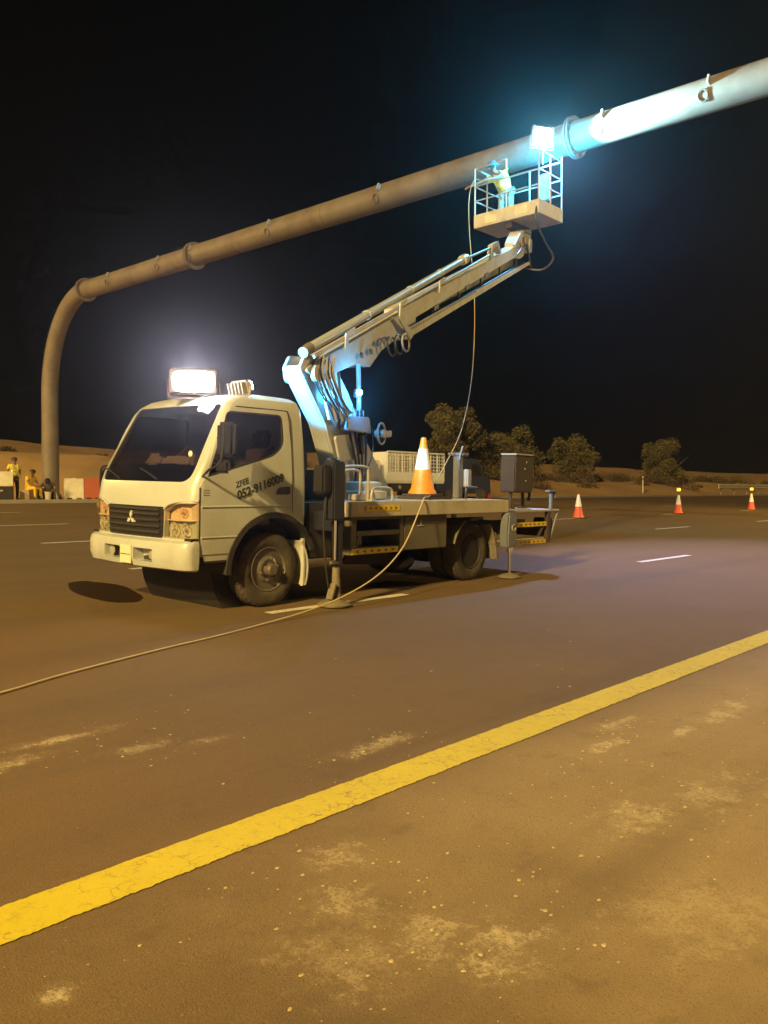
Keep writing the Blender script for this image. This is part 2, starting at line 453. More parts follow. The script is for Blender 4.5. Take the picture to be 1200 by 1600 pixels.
def mesh_bool(base, ops):
    """base: MB; ops: list of (operation, MB). Returns a mesh."""
    o = bpy.data.objects.new('tmp_base', base.mesh('tmp')); scene.collection.objects.link(o)
    cut = []
    for op, mb in ops:
        c = bpy.data.objects.new('tmp_cut', mb.mesh('tmp')); scene.collection.objects.link(c); cut.append(c)
        md = o.modifiers.new('b', 'BOOLEAN'); md.operation = op; md.object = c; md.solver = 'EXACT'
    bpy.context.view_layer.update()
    dg = bpy.context.evaluated_depsgraph_get()
    me = bpy.data.meshes.new_from_object(o.evaluated_get(dg))
    for x in [o] + cut:
        d = x.data; bpy.data.objects.remove(x); bpy.data.meshes.remove(d)
    return me

def mesh_obj(name, me, m, parent, smooth=30):
    me.materials.clear(); me.materials.append(M[m]); me.name = name
    for p in me.polygons: p.material_index = 0
    smooth_mesh(me, smooth)
    return link(bpy.data.objects.new(name, me), parent)

def copy_tree(o, parent=None):
    c = o.copy(); link(c, parent)
    for ch in list(o.children): copy_tree(ch, c)
    return c

def sst(a, b, x):
    t = max(0.0, min(1.0, (x - a) / (b - a))); return t * t * (3 - 2 * t)
def road_z(v): return CF * v

def light(kind, name, loc, energy, color, parent=None, target=None, **kw):
    d = bpy.data.lights.new(name, kind); d.energy = energy; d.color = color
    for k, val in kw.items(): setattr(d, k, val)
    o = bpy.data.objects.new(name, d); o.location = loc
    if target is not None:
        o.rotation_euler = (Vector(target) - Vector(loc)).to_track_quat('-Z', 'Y').to_euler()
    return link(o, parent)

# ================================================================== the setting
def sheet(name, m, us, vs, zf, kind='structure'):
    nu, nv = len(us), len(vs)
    me = bpy.data.meshes.new(name)
    me.from_pydata([(u, v, zf(u, v)) for v in vs for u in us], [],
                   [(j * nu + i, j * nu + i + 1, (j + 1) * nu + i + 1, (j + 1) * nu + i) for j in range(nv - 1) for i in range(nu - 1)])
    me.materials.append(M[m])
    for p in me.polygons: p.use_smooth = True
    o = link(bpy.data.objects.new(name, me)); o['kind'] = kind
    return o

ROAD_EDGE = 32.3
sheet('road', 'asphalt', [-160, -40, 0, 40, 160, 400, 900], [-14, 0, 12, 24, ROAD_EDGE], lambda u, v: road_z(v))

def terrain_z(u, v):
    base = road_z(ROAD_EDGE) + 0.13
    hb = 2.5 - 1.0 * sst(25, 70, u)
    z = base + hb * sst(36.5, 47, v) + (v - 47) * 0.012 * (v > 47)
    z += 4.6 * sst(58, 120, v) + 5 * sst(150, 400, v)
    k = sst(34, 40, v)
    z += k * 0.55 * noise.noise((u * 0.09, v * 0.11, 3.1)) + k * 0.22 * noise.noise((u * 0.33, v * 0.4, 9.0))
    z += sst(60, 140, v) * 1.6 * noise.noise((u * 0.02, v * 0.03, 5.5))
    return z
us = [-160 + 8 * i for i in range(18)] + [-16 + 1.6 * i for i in range(120)] + [176 + 9 * i for i in range(86)]
vs = [ROAD_EDGE + 0.2 + 0.7 * i for i in range(26)] + [51.2 + 4 * i for i in range(30)] + [172, 190, 220, 260, 320, 400, 520, 700, 950]
sheet('ground', 'sand', us, vs, terrain_z)
sheet('ground', 'sand', [-160, 0, 200, 900], [-300, -60, -14.0], lambda u, v: -0.42 - 0.004 * (-14 - v))
k = MB(); k.prism([(ROAD_EDGE - 0.02, road_z(ROAD_EDGE) - 0.1), (ROAD_EDGE - 0.02, road_z(ROAD_EDGE) + 0.13),
                   (ROAD_EDGE + 0.25, road_z(ROAD_EDGE) + 0.145), (ROAD_EDGE + 0.25, road_z(ROAD_EDGE) - 0.1)],
                  lambda a, b, t: (t, a, b), -160, 900)
k.obj('kerb', 'kerb', bevel=0.02)['kind'] = 'structure'

# edge line: ragged-edged thermoplastic stripe
def stripe(name, m, u0, u1, v0, v1, step=0.035, rag=0.006, h=0.004):
    n = max(2, int((u1 - u0) / step)); top = []; bot = []
    rr = random.Random(int(u0 * 100 + v0 * 7))
    for i in range(n + 1):
        u = u0 + (u1 - u0) * i / n
        a = v0 + rag * (rr.random() - .5) * 1.3 + .8 * rag * noise.noise((u * 22, v0, 0)) + .5 * rag * noise.noise((u * 4, v0, 0))
        b = v1 + rag * (rr.random() - .5) * .7 + .5 * rag * noise.noise((u * 22, v1, 4))
        bot.append((u, a, road_z(a) + h)); top.append((u, b, road_z(b) + h))
    vsx = bot + top
    mb = MB().add(vsx, [(i, i + 1, n + 2 + i, n + 1 + i) for i in range(n)])
    o = mb.obj(name, m, smooth=0)
    o['kind'] = 'structure'
    return o
stripe('edge_line', 'yellow_line', -3.0, 26.0, 2.31, 2.515, 0.011, 0.0065)
stripe('edge_line', 'yellow_line', 26.0, 500.0, 2.31, 2.515, 4.0, 0.0)
for v, start, per, ln, n in ((6.13, 5.17, 7.77, 1.98, 6), (10.12, 6.15, 8.1, 2.3, 6), (14.6, 7.12, 8.6, 2.0, 8),
                             (19.62, 8.4, 9.0, 1.85, 9), (25.6, 9.9, 9.6, 1.95, 9)):
    for i in range(-1, n):
        u = start + per * i
        if u < 0: continue
        stripe('lane_dash', 'white_line', u, u + ln, v - 0.06, v + 0.06, 0.08, 0.008)

# dark glossy oval in front of the truck
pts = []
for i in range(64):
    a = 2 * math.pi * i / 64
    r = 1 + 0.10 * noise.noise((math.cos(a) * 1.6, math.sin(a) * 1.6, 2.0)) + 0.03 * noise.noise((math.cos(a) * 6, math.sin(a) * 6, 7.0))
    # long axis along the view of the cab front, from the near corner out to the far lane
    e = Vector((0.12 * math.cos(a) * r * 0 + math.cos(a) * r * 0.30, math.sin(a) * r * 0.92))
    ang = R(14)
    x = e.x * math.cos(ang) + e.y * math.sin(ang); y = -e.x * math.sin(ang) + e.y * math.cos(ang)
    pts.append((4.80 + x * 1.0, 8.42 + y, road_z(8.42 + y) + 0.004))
oil = MB().add(pts, [tuple(range(64))]).obj('oval_patch', 'oil', smooth=0)
tag(oil, 'dark glossy oval on the asphalt in front of the truck bumper', 'oil stain')

# crumbled plaster and grit lying on the near asphalt
def debris():
    rr = random.Random(21); mb = MB()
    clusters = [(1.98, 3.91, .45, .12, 70), (1.64, 3.74, .3, .12, 50), (2.2, 3.5, .35, .2, 70), (3.05, 2.76, .4, .12, 80),
                (4.22, 2.11, .3, .1, 70), (3.83, 1.98, .3, .1, 60), (4.9, 1.78, .5, .2, 60), (3.07, 1.45, .5, .35, 170),
                (3.5, 1.3, .6, .4, 130), (1.95, 1.35, .3, .25, 120), (1.8, 1.7, .3, .3, 110), (2.05, 2.05, .3, .2, 60),
                (2.6, 1.9, 1.2, .5, 130), (3.2, 3.4, 2.2, .9, 120), (1.0, 2.0, .3, .3, 20)]
    for (cu, cv, ru, rv, n) in clusters:
        for _ in range(int(n * .6)):
            u = cu + rr.gauss(0, 1) * ru * 0.75; v = cv + rr.gauss(0, 1) * rv * 0.75
            if 2.28 < v < 2.54 and rr.random() < .7: continue
            s = 0.0018 + 0.0062 * rr.random() ** 3 
            k = rr.randint(5, 7); a0 = rr.random() * 6
            ring = []
            for j in range(k):
                a = a0 + 2 * math.pi * j / k; q = s * (0.6 + 0.7 * rr.random())
                ring.append((u + math.cos(a) * q * 1.3, v + math.sin(a) * q))
            h = s * 0.45
            vs_ = [(x, y, road_z(y) + 0.001) for x, y in ring] + [(u + (x - u) * .7, v + (y - v) * .7, road_z(v) + h) for x, y in ring]
            fs = [tuple(range(k, 2 * k))] + [(j, (j + 1) % k, k + (j + 1) % k, k + j) for j in range(k)]
            mb.add(vs_, fs)
    o = mb.obj('plaster_debris', 'flake', smooth=0)
    tag(o, 'crumbled pale plaster and grit scattered over the near asphalt', 'debris', kind='stuff')
debris()

# ------------------------------------------------------------------ street lamps (outside the picture)
def street_lamp(label, u, v, z, height, arm, power, target, size):
    t = thing('street_lamp', label, 'street lamp', (u, v, z), group='sodium street lamps along the road')
    MB().lathe([(0.16, 0), (0.15, 0.6), (0.10, 0.7), (0.06, height - 0.3), (0.05, height)], n=16).obj('pole', 'galv', t)
    MB().tube(smooth_path([(0, 0, height - .05), (0, arm * .4, height + .35), (0, arm, height + .4)]), 0.045).obj('bracket_arm', 'galv', t)
    MB().box((0, arm + .25, height + .38), (.34, .7, .16)).obj('lamp_head', 'galv_dark', t, bevel=.03)
    MB().box((0, arm + .27, height + .29), (.26, .5, .03)).obj('lamp_lens', 'lamp_sodium', t, bevel=.01)
    p = Vector((0, arm + .27, height + .12))
    light('SPOT', 'sodium_light', p, power, SODIUM, t, Vector(target) - Vector((u, v, z)), spot_size=R(size), spot_blend=0.6, shadow_soft_size=0.22)
    return t
street_lamp('tall sodium street lamp on the near shoulder behind the viewer', -14.5, -2.9, -0.08, 12.4, 2.3, STREET_LAMP_POWER, (9, 6.5, 0), 150)
street_lamp('sodium street lamp on the far verge beyond the left edge', -4.0, 39.0, 1.2, 11.0, -1.5, FAR_LAMP_POWER, (20, 36, 0), 150)
street_lamp('added, unseen sodium street lamp on the near shoulder beyond the right edge', 42.0, -5.0, -0.13, 12.4, 2.3, 18000.0, (22, 12, 0), 150)  # extra lamp added to brighten the road and trees at right

# ------------------------------------------------------------------ gantry
GX, GZ = 17.9, 9.57
def gantry():
    t = thing('sign_gantry', 'tall grey tubular gantry pole bending into a long arm over the road', 'gantry', (GX, 35.8, terrain_z(GX, 35.8)))
    base = Vector(t.location)
    xf = Matrix.Translation(-base)
    z0 = base.z
    br = 3.2; bz = 4.1
    path = [(GX, 35.8, z0), (GX, 35.8, z0 + 2.0), (GX, 35.8, z0 + 3.2), (GX, 35.8, GZ - bz)]
    for i in range(1, 17):
        a = math.pi / 2 * i / 16
        path.append((GX, 35.8 - br + br * math.cos(a), GZ - bz + bz * math.sin(a)))
    MB().tube(path, [0.36, 0.36, 0.35, 0.345] + [0.345] * 16, 32).obj('pole', 'galv_arm', t, xf=xf)
    MB().tube([(GX, 35.8 - br - 0.002, GZ)] + [(GX, v, GZ) for v in (28, 20, 12, 4, -6)], 0.355, 36).obj('arm', 'galv_arm', t, xf=xf)
    MB().lathe([(0.56, 0), (0.56, 0.05)], (GX, 35.8, z0 + 0.0), n=24).obj('base_plate', 'galv', t, xf=xf)
    for i in range(8):
        a = 2 * math.pi * i / 8 + .2
        MB().prism([(0, 0.05), (.17, 0.05), (0, .38)], lambda p, q, s_, a=a: (GX + math.cos(a) * (.355 + p) - math.sin(a) * s_, 35.8 + math.sin(a) * (.355 + p) + math.cos(a) * s_, z0 + q), -.01, .01).obj('gusset', 'galv', t, xf=xf)
    for v in (35.8 - br, 25.1, 10.15):
        for d in (-0.035, 0.035):
            MB().lathe([(0.36, -.025), (0.475, -.025), (0.475, .025), (0.36, .025)], (GX, v + d * 1.1, GZ), 'y', 36).obj('flange', 'galv_arm', t, xf=xf, bevel=.004)
        for i in range(16):
            a = 2 * math.pi * i / 16
            MB().lathe([(0.018, -.09), (0.018, .09)], (GX + .425 * math.cos(a), v, GZ + .425 * math.sin(a)), 'y', 6).obj('bolt', 'galv_dark', t, xf=xf)
    for v in (29.0, 22.6, 18.4, 13.9):
        MB().lathe([(.352, -.012), (.362, -.004), (.362, .004), (.352, .012)], (GX, v, GZ), 'y', 36).obj('weld_seam', 'galv_dark', t, xf=xf)
    # cable ports with lifting lugs on the side that faces the traffic
    for v in (30.4, 26.95, 25.1 - .12, 20.8, 16.15, 9.38, 7.0, 4.4):
        th = R(200)
        c = Vector((GX + .36 * math.cos(th), v, GZ + .36 * math.sin(th)))
        nrm = Vector((math.cos(th), 0, math.sin(th))); up = Vector((-math.sin(th), 0, math.cos(th))) * -1
        ring = [c + nrm * .01 + (Vector((0, 1, 0)) * math.cos(a) * .10 + up * math.sin(a) * .12) for a in (2 * math.pi * i / 20 for i in range(21))]
        MB().tube(ring, .016, 6).obj('cable_port', 'galv_dark', t, xf=xf)
        th = R(158)
        c = Vector((GX + .40 * math.cos(th), v - .13, GZ + .40 * math.sin(th)))
        MB().box(c, (.12, .05, .20), Matrix.Rotation(R(20), 3, 'Y')).obj('lifting_lug', 'galv', t, xf=xf, bevel=.008)
    return t
gantry()

# ------------------------------------------------------------------ trees and scrub
def tree(label, u, v, h, rx, seed, n=9000, low=0.16, group='trees on the sand bank'):
    rr = random.Random(seed)
    t = thing('tree', label, 'tree', (u, v, terrain_z(u, v) - 0.1), group=group)
    mb = MB()
    mb.tube([(0, 0, 0), (.08, .05, h * .18), (.02, .1, h * .38)], [.20, .15, .11], 10)
    for i in range(9):
        a = 2 * math.pi * i / 9 + rr.random(); l = rx * (.5 + .35 * rr.random()); z0 = h * (.1 + .25 * rr.random())
        mb.tube(smooth_path([(0.03, .05, z0), (math.cos(a) * l * .45, math.sin(a) * l * .45, z0 + h * .17), (math.cos(a) * l, math.sin(a) * l, z0 + h * (.25 + .25 * rr.random()))], 4), [.085 - .0075 * k for k in range(9)], 6)
    mb.obj('trunk', 'bark', t)
    lumps = []
    for i in range(30):
        a = rr.random() * 2 * math.pi; q = rr.random() ** .6
        zz = low + (1 - low) * rr.random()
        env = math.sqrt(max(0.05, 1 - ((zz - .55) / .5) ** 2))
        lumps.append((Vector((math.cos(a) * q * rx * env * .85, math.sin(a) * q * rx * env * .85, h * (zz * .86 + .03))), rx * (.20 + .18 * rr.random())))
    V_ = []; F_ = []
    for i in range(n):
        c, r = lumps[rr.randrange(len(lumps))]
        d = Vector((rr.gauss(0, 1), rr.gauss(0, 1), rr.gauss(0, 1))).normalized()
        p = c + d * r * (0.55 + 0.5 * rr.random() ** .7)
        if p.z < 0.12: continue
        s = 0.055 + 0.075 * rr.random()
        a = Vector((rr.gauss(0, 1), rr.gauss(0, 1), rr.gauss(0, 1))).normalized(); b = a.orthogonal().normalized() * s * .6; a = a * s
        o = len(V_); V_ += [p - a, p + b, p + a, p - b]; F_.append((o, o + 1, o + 2, o + 3))
    me = bpy.data.meshes.new('crown'); me.from_pydata([tuple(x) for x in V_], [], F_); me.materials.append(M['leaf'])
    link(bpy.data.objects.new('crown', me), t)
    return t
tree('tallest leafy tree, behind the orange cone on the truck deck', 60.0, 46.5, 6.6, 2.9, 3, 13000)
tree('low bushy tree between the tallest tree and the dark equipment box', 65.5, 45.5, 4.2, 2.3, 4, 8000, .08)
tree('round leafy tree rising behind the dark equipment box', 72.5, 47.5, 5.6, 3.1, 5, 11000)
tree('leafy tree right of the dark equipment box', 83.0, 47.0, 5.2, 2.9, 6, 10000)
tree('lone broad tree behind the thin white marker post', 106.5, 47.0, 5.9, 3.9, 8, 12000, .06)

def scrub():
    rr = random.Random(5); V_ = []; F_ = []
    for i in range(210):
        u = rr.uniform(4, 175); v = rr.uniform(44, 78)
        if rr.random() < .35: u = rr.uniform(50, 130); v = rr.uniform(41, 55)
        h = rr.uniform(.35, 1.3) * (1 + .5 * (v > 55)); w = h * rr.uniform(.8, 1.5); z0 = terrain_z(u, v)
        for _ in range(int(170 + 160 * w)):
            d = Vector((rr.gauss(0, 1), rr.gauss(0, 1), abs(rr.gauss(0, 1)))).normalized() * (rr.random() ** .4)
            p = Vector((u + d.x * w, v + d.y * w, z0 + d.z * h - .03)); s = rr.uniform(.06, .15)
            a = Vector((rr.gauss(0, 1), rr.gauss(0, 1), rr.gauss(0, 1.4))).normalized(); b = a.orthogonal().normalized() * s * .5; a = a * s
            o = len(V_); V_ += [p - a, p + b, p + a, p - b]; F_.append((o, o + 1, o + 2, o + 3))
    me = bpy.data.meshes.new('scrub'); me.from_pydata([tuple(x) for x in V_], [], F_); me.materials.append(M['leaf_dry'])
    tag(link(bpy.data.objects.new('scrub', me)), 'dry low desert scrub covering the sand bank', 'scrub', kind='stuff')
scrub()

p = thing('marker_post', 'thin white roadside marker post in front of the lone tree', 'marker post', (83.5, 39.2, terrain_z(83.5, 39.2) - .02))
MB().lathe([(.07, 0), (.07, 1.75), (.05, 1.8)], n=10).obj('post', 'barrier_white', p)
MB().lathe([(.074, 1.45), (.074, 1.6)], n=10).obj('reflector_band', 'galv_dark', p)

# long pale rail raised on short posts at the far right
p = thing('guard_rail', 'long pale steel rail on posts behind the farthest right cone', 'guard rail', (93.0, 35.0, terrain_z(93, 35)))
MB().prism([(-.04, .62), (-.10, .70), (-.10, .80), (-.03, .88), (-.10, .96), (-.10, 1.06), (-.04, 1.14), (.0, 1.14), (.0, .62)], lambda a, b, s: (s, a, b), 0, 70).obj('rail_beam', 'barrier_white', p)
for i in range(12):
    MB().box((1 + i * 4, .08, .5), (.1, .12, 1.1)).obj('post', 'galv', p)

# ================================================================== the lift truck
TU, TV = 4.40, 7.22
truck = thing('lift_truck', 'white cab lift truck with raised boom parked across the near lane', 'truck', (TU, TV, road_z(TV)), rx=math.atan(CF))
TM = Matrix.Translation((TU, TV, road_z(TV))) @ Matrix.Rotation(math.atan(CF), 4, 'X')
W2T = TM.inverted()

def cab_outline(xf, xr, hw, rx, ry, bow=0.035, rr=0.05):
    pts = []
    N = 9
    # near side, rear to front
    for i in range(6):
        pts.append((xr - rr + (xf + rx - xr + rr) * i / 5, -hw))
    for i in range(1, N):
        a = math.pi / 2 * i / N
        pts.append((xf + rx - rx * math.sin(a) + bow * ((hw - ry * math.cos(a) * 0) / hw) ** 2 * (i / N), -hw + ry - ry * math.cos(a)))
    w = hw - ry
    for i in range(13):
        y = -w + 2 * w * i / 12
        pts.append((xf + bow * (y / w) ** 2, y))
    for p in reversed(pts[6:6 + N - 1]): pts.append((p[0], -p[1]))
    for p in reversed(pts[0:6]): pts.append((p[0], -p[1]))
    for i in range(1, 5):
        a = math.pi / 2 * i / 5
        pts.append((xr - rr + rr * math.sin(a), hw - rr + rr * math.cos(a)))
    for i in range(1, 5):
        a = math.pi / 2 * i / 5
        pts.append((xr - rr + rr * math.cos(a), -hw + rr - rr * math.sin(a)))
    return pts

CAB = [  # z, front x, rear x, half width
    (0.50, 0.06, 1.46, 0.835), (0.70, 0.025, 1.46, 0.848), (0.96, 0.02, 1.46, 0.852), (1.00, 0.022, 1.46, 0.850),
    (1.20, 0.055, 1.46, 0.850), (1.30, 0.11, 1.46, 0.845), (1.45, 0.19, 1.46, 0.834), (1.60, 0.27, 1.46, 0.822),
    (1.75, 0.35, 1.455, 0.808), (1.88, 0.42, 1.45, 0.792), (1.96, 0.475, 1.445, 0.775), (2.02, 0.55, 1.43, 0.745), (2.06, 0.66, 1.39, 0.68), (2.085, 0.82, 1.30, 0.54)]
def cab_loft(off=0.0, zlo=None, zhi=None):
    mb = MB(); rings = []
    for (z, xf, xr, hw) in CAB:
        zz = z
        if z == CAB[0][0] and zlo is not None: zz = zlo
        if off < 0 and z > 1.9: zz = z + off * sst(1.9, 2.08, z)
        k = sst(1.96, 2.09, z)
        rings.append([(x, y, zz) for x, y in cab_outline(xf - off, xr + off, hw + off * (1 + k), 0.17 - .06 * sst(1.18, 1.32, z) + .14 * k, 0.26 + .05 * k)])
    return mb.ring_sweep(rings)

def yprism(poly, y0, y1):
    return MB().prism(poly, lambda a, b, t: (a, t, b), y0, y1)
def xprism(poly, x0, x1):
    return MB().prism(poly, lambda a, b, t: (t, a, b), x0, x1)

WIN = round_poly([(.245, 1.262), (.50, 1.885), (1.165, 1.885), (1.175, 1.585), (1.04, 1.475)], [.02, .05, .06, .10, .12])
WIN_IN = lambda g: round_poly([(.245 + g, 1.262 + g * 1.6), (.50 + g, 1.885 - g), (1.165 - g, 1.885 - g), (1.175 - g, 1.585 + g * .3), (1.04 - g * .3, 1.475 + g)], [.02, .05, .06, .10, .12])
WS = round_poly([(-.765, 1.215), (-.70, 1.95), (.70, 1.95), (.765, 1.215)], [.13, .05, .05, .13])
ARCH = MB().lathe([(.535, -1.2), (.535, 1.2)], (1.03, 0, .36), 'y', 48)
def arch(y0, y1, r): return MB().lathe([(r, y0), (r, y1)], (1.03, 0, .36), 'y', 48)

HL_LO = [(.462, .705), (.475, .86), (1.0, .875), (1.0, .705)]
HL_HI = [(.475, .864), (.483, .955), (.56, 1.005), (.68, 1.028), (1.0, 1.035), (1.0, .879)]
HL_ALL = [(.468, .712), (.488, .95), (.565, .998), (.68, 1.020), (1.0, 1.027), (1.0, .712)]
def hp(poly, s, x1=.155): return xprism([(s * a, b) for a, b in poly], -1, x1)
shell = mesh_bool(cab_loft(), [('DIFFERENCE', hp(HL_ALL, -1, .148)), ('DIFFERENCE', hp(HL_ALL, 1, .148)), ('DIFFERENCE', cab_loft(-0.045, .53)), ('DIFFERENCE', xprism(WS, -1, .66)),
                               ('DIFFERENCE', yprism(WIN, -1.2, 1.2)), ('DIFFERENCE', arch(-1.3, 1.3, .545))])
cab = mesh_obj('cab_body', shell, 'paint', truck)
wsg = mesh_bool(cab_loft(-0.006), [('DIFFERENCE', cab_loft(-0.012, .49)), ('INTERSECT', xprism(WS, -1, .655))])
wsg = mesh_obj('windshield', wsg, 'glass', truck)
for sgn in (-1, 1):
    y0, y1 = (-1.2, -.715) if sgn < 0 else (.715, 1.2)
    door_poly = round_poly([(.165, .56), (.165, 1.18), (.225, 1.27), (.475, 1.925), (1.235, 1.925), (1.262, 1.55), (1.262, .56)], [.02, .03, .03, .05, .05, .05, .02])
    dm = mesh_bool(cab_loft(0.006), [('DIFFERENCE', cab_loft(-0.02, .49)), ('INTERSECT', yprism(door_poly, y0, y1)),
                                     ('DIFFERENCE', yprism(WIN, -1.3, 1.3)), ('DIFFERENCE', arch(-1.3, 1.3, .55))])
    door = mesh_obj('door', dm, 'paint', truck)
    gm = mesh_bool(cab_loft(-0.008), [('DIFFERENCE', cab_loft(-0.013, .49)), ('INTERSECT', yprism(WIN, y0, y1))])
    mesh_obj('window_glass', gm, 'glass', door)
    # rubber seal round the glass
    sm = mesh_bool(cab_loft(0.003), [('DIFFERENCE', cab_loft(-0.012, .49)), ('INTERSECT', yprism(WIN, y0, y1)), ('DIFFERENCE', yprism(WIN_IN(.016), -1.3, 1.3))])
    mesh_obj('window_seal', sm, 'black', door)
    s = sgn
    mb = MB()
    for (z, xa, xb, yy) in ((.995, .18, 1.255, .856), (.715, .18, .60, .852)):
        mb.tube([(xa, s * yy, z), (xb, s * yy, z)], .010, 8)
    mb.obj('moulding', 'paint', door)
    hm = yprism(round_poly([(1.05, 1.105), (1.08, 1.175), (1.235, 1.185), (1.235, 1.105)], .03), s * .851, s * .862)
    hm.obj('door_handle', 'black', door, bevel=.003)
    # vents on the front corner of the door
    for i in range(3):
        MB().box((.235, s * .8545, 1.10 + .022 * i), (.07, .006, .006)).obj('vent_slot', 'galv_dark', door)
    # wheel arch lip, dark
    fl = MB(); rings = []
    for i in range(25):
        a = R(20 + 160 * i / 24)
        ca, sa = math.cos(a), math.sin(a)
        rings.append([(1.03 + ca * r, s * y, .36 + sa * r) for r, y in ((.52, .60), (.52, .865), (.575, .865), (.575, .845), (.545, .84), (.545, .60))])
    fl.ring_sweep(rings).obj('arch_lip', 'dark', truck)
MB().lathe([(.545, -.60), (.545, .60)], (1.03, 0, .36), 'y', 40).obj('wheel_well', 'dark', truck)

def cab_hw(z):
    for a, b in zip(CAB, CAB[1:]):
        if a[0] <= z <= b[0]: return a[3] + (b[3] - a[3]) * (z - a[0]) / (b[0] - a[0])
    return .85
for s in (-1, 1):
    line = [(1.266, .93 + .07 * i) for i in range(14)] + [(1.24, 1.929), (1.05, 1.932), (.80, 1.932), (.60, 1.932)]
    MB().tube([(x, s * (cab_hw(z) + .004), z) for x, z in line], .0055, 6).obj('door_seam', 'dark', truck)
    MB().tube([(.163, s * (cab_hw(z) + .0), z) for z in [.57 + .06 * i for i in range(11)]], .006, 6).obj('door_seam', 'dark', truck)
# lettering on the near door, slanting with the window sill
def text_obj(name, body, loc, size, rot, m, parent, ext=0.001, bold=0.0):
    cu = bpy.data.curves.new(name, 'FONT'); cu.body = body; cu.size = size; cu.extrude = ext; cu.offset = bold; cu.shear = 0.15
    o = bpy.data.objects.new('tmp_text', cu); scene.collection.objects.link(o)
    bpy.context.view_layer.update()
    me = bpy.data.meshes.new_from_object(o.evaluated_get(bpy.context.evaluated_depsgraph_get()))
    bpy.data.objects.remove(o); bpy.data.curves.remove(cu)
    me.materials.clear(); me.materials.append(M[m])
    t = bpy.data.objects.new(name, me); t.location = loc; t.rotation_euler = rot
    return link(t, parent)
near_door = [o for o in truck.children if o.name.startswith('door')][0]
TR = (math.pi / 2 - R(3.0), R(-17.5), 0)
M['letter'] = mat('dark_green_lettering', (0.022, 0.028, 0.018), 0.5)
M['letter_grey'] = mat('grey_lettering', (0.16, 0.12, 0.12), 0.5)
text_obj('door_lettering', '052-9116009', (.585, -.8605, 1.06), .112, TR, 'letter', near_door, bold=.003)
text_obj('door_lettering', 'ZFEE', (.565, -.8575, 1.168), .075, TR, 'letter', near_door, bold=.001)

# grille, emblem, front panel trim
gr = mesh_bool(cab_loft(0.010), [('DIFFERENCE', cab_loft(-0.01, .49)), ('INTERSECT', xprism(round_poly([(-.455, .70), (-.475, .985), (.475, .985), (.455, .70)], .03), -1, .3))])
gr = mesh_obj('grille', gr, 'black', truck)
for i, z in enumerate((.745, .80, .855, .91, .955)):
    pts = [(.0 + .035 * (y / .58) ** 2 + .002, y, z) for y in [-.43 + .86 * j / 10 for j in range(11)]]
    MB().tube(pts, .013, 6).obj('grille_slat', 'dark', gr)
em = MB()
for a in (90, 210, 330):
    d = Vector((math.cos(R(a)), math.sin(R(a)))); q = Vector((-d.y, d.x)); r_ = .062
    pl = [(0, 0), tuple(d * r_ * .58 + q * r_ * .33), tuple(d * r_ * 1.15), tuple(d * r_ * .58 - q * r_ * .33)]
    em.prism(pl, lambda p, q_, t: (t, p, .862 + q_), -.016, .004)
em.obj('emblem', 'bright_trim', gr, smooth=0)
# headlights
for s in (-1, 1):
    h1 = mesh_obj('headlight', mesh_bool(cab_loft(0.012), [('DIFFERENCE', cab_loft(0.004, .49)), ('INTERSECT', hp(HL_LO, s))]), 'clear_lens', truck)
    mesh_obj('indicator_lens', mesh_bool(cab_loft(0.011), [('DIFFERENCE', cab_loft(0.004, .49)), ('INTERSECT', hp(HL_HI, s))]), 'amber_clear', h1)
    pl = lambda xf, hw: sorted([(x, y) for x, y in cab_outline(xf, 1.4, hw, .15, .24, .035) if y * s > .44 and x < .40], key=lambda p: (abs(p[1]), p[0]))
    inner, outer = pl(.085, .79), pl(.03, .845)
    MB().prism(inner + [(x + .012, y) for x, y in reversed(inner)], lambda a, b, t: (a, b, t), .695, 1.04).obj('reflector', 'reflector', h1)
    MB().prism(outer + list(reversed(inner)), lambda a, b, t: (a, b, t), .864, .874).obj('lamp_divider', 'reflector', h1)
    for (yy, zz, xx, rr_) in ((.575, .788, .075, .058), (.71, .788, .105, .052), (.68, .945, .10, .040)):
        ring = [(xx + (.10 if abs(yy) > .6 else .03) * 0, s * yy + rr_ * math.cos(a), zz + rr_ * math.sin(a)) for a in (2 * math.pi * k / 24 for k in range(25))]
        MB().tube(ring, .005, 6).obj('lamp_ring', 'reflector', h1)
        MB().lathe([(.004, -.022), (.016, -.016), (.020, .0), (.016, .016), (.004, .02)], (xx, s * yy, zz), 'x', 14).obj('lamp_bulb', 'bright_trim' if zz < .9 else 'amber_bulb', h1)
    # silver trim above the lamp
    MB().tube(smooth_path([(.005 + .03, s * .485, .968), (.035, s * .57, 1.016), (.075, s * .70, 1.042), (.15, s * .856, 1.046)], 5), .011, 8).obj('lamp_trim', 'paint', h1)
# bumper
def bump_loft():
    rings = []
    for (z, xf, hw) in ((.405, .02, .82), (.425, -.035, .848), (.50, -.06, .858), (.62, -.06, .858), (.665, -.045, .856), (.685, -.01, .85)):
        rings.append([(x, y, z) for x, y in cab_outline(xf, .6, hw, .15, .24, .05)])
    return MB().ring_sweep(rings)
slot = lambda y0, y1: MB().prism(round_poly([(y0, .475), (y0, .595), (y1, .595), (y1, .475)], .015), lambda a, b, t: (t, a, b), -.4, .5)
bm_ = mesh_bool(bump_loft(), [('DIFFERENCE', MB().bb((.158, -2, 0), (1, 2, 1))), ('DIFFERENCE', slot(.11, .43)), ('DIFFERENCE', slot(-.40, -.115))])
bumper = mesh_obj('bumper', bm_, 'paint', truck)
MB().box((-.064, .0, .525), (.012, .19, .17)).obj('number_plate', 'plate', bumper, bevel=.004)
MB().box((-.072, .0, .525), (.006, .165, .006)).obj('plate_divider', 'galv_dark', bumper)
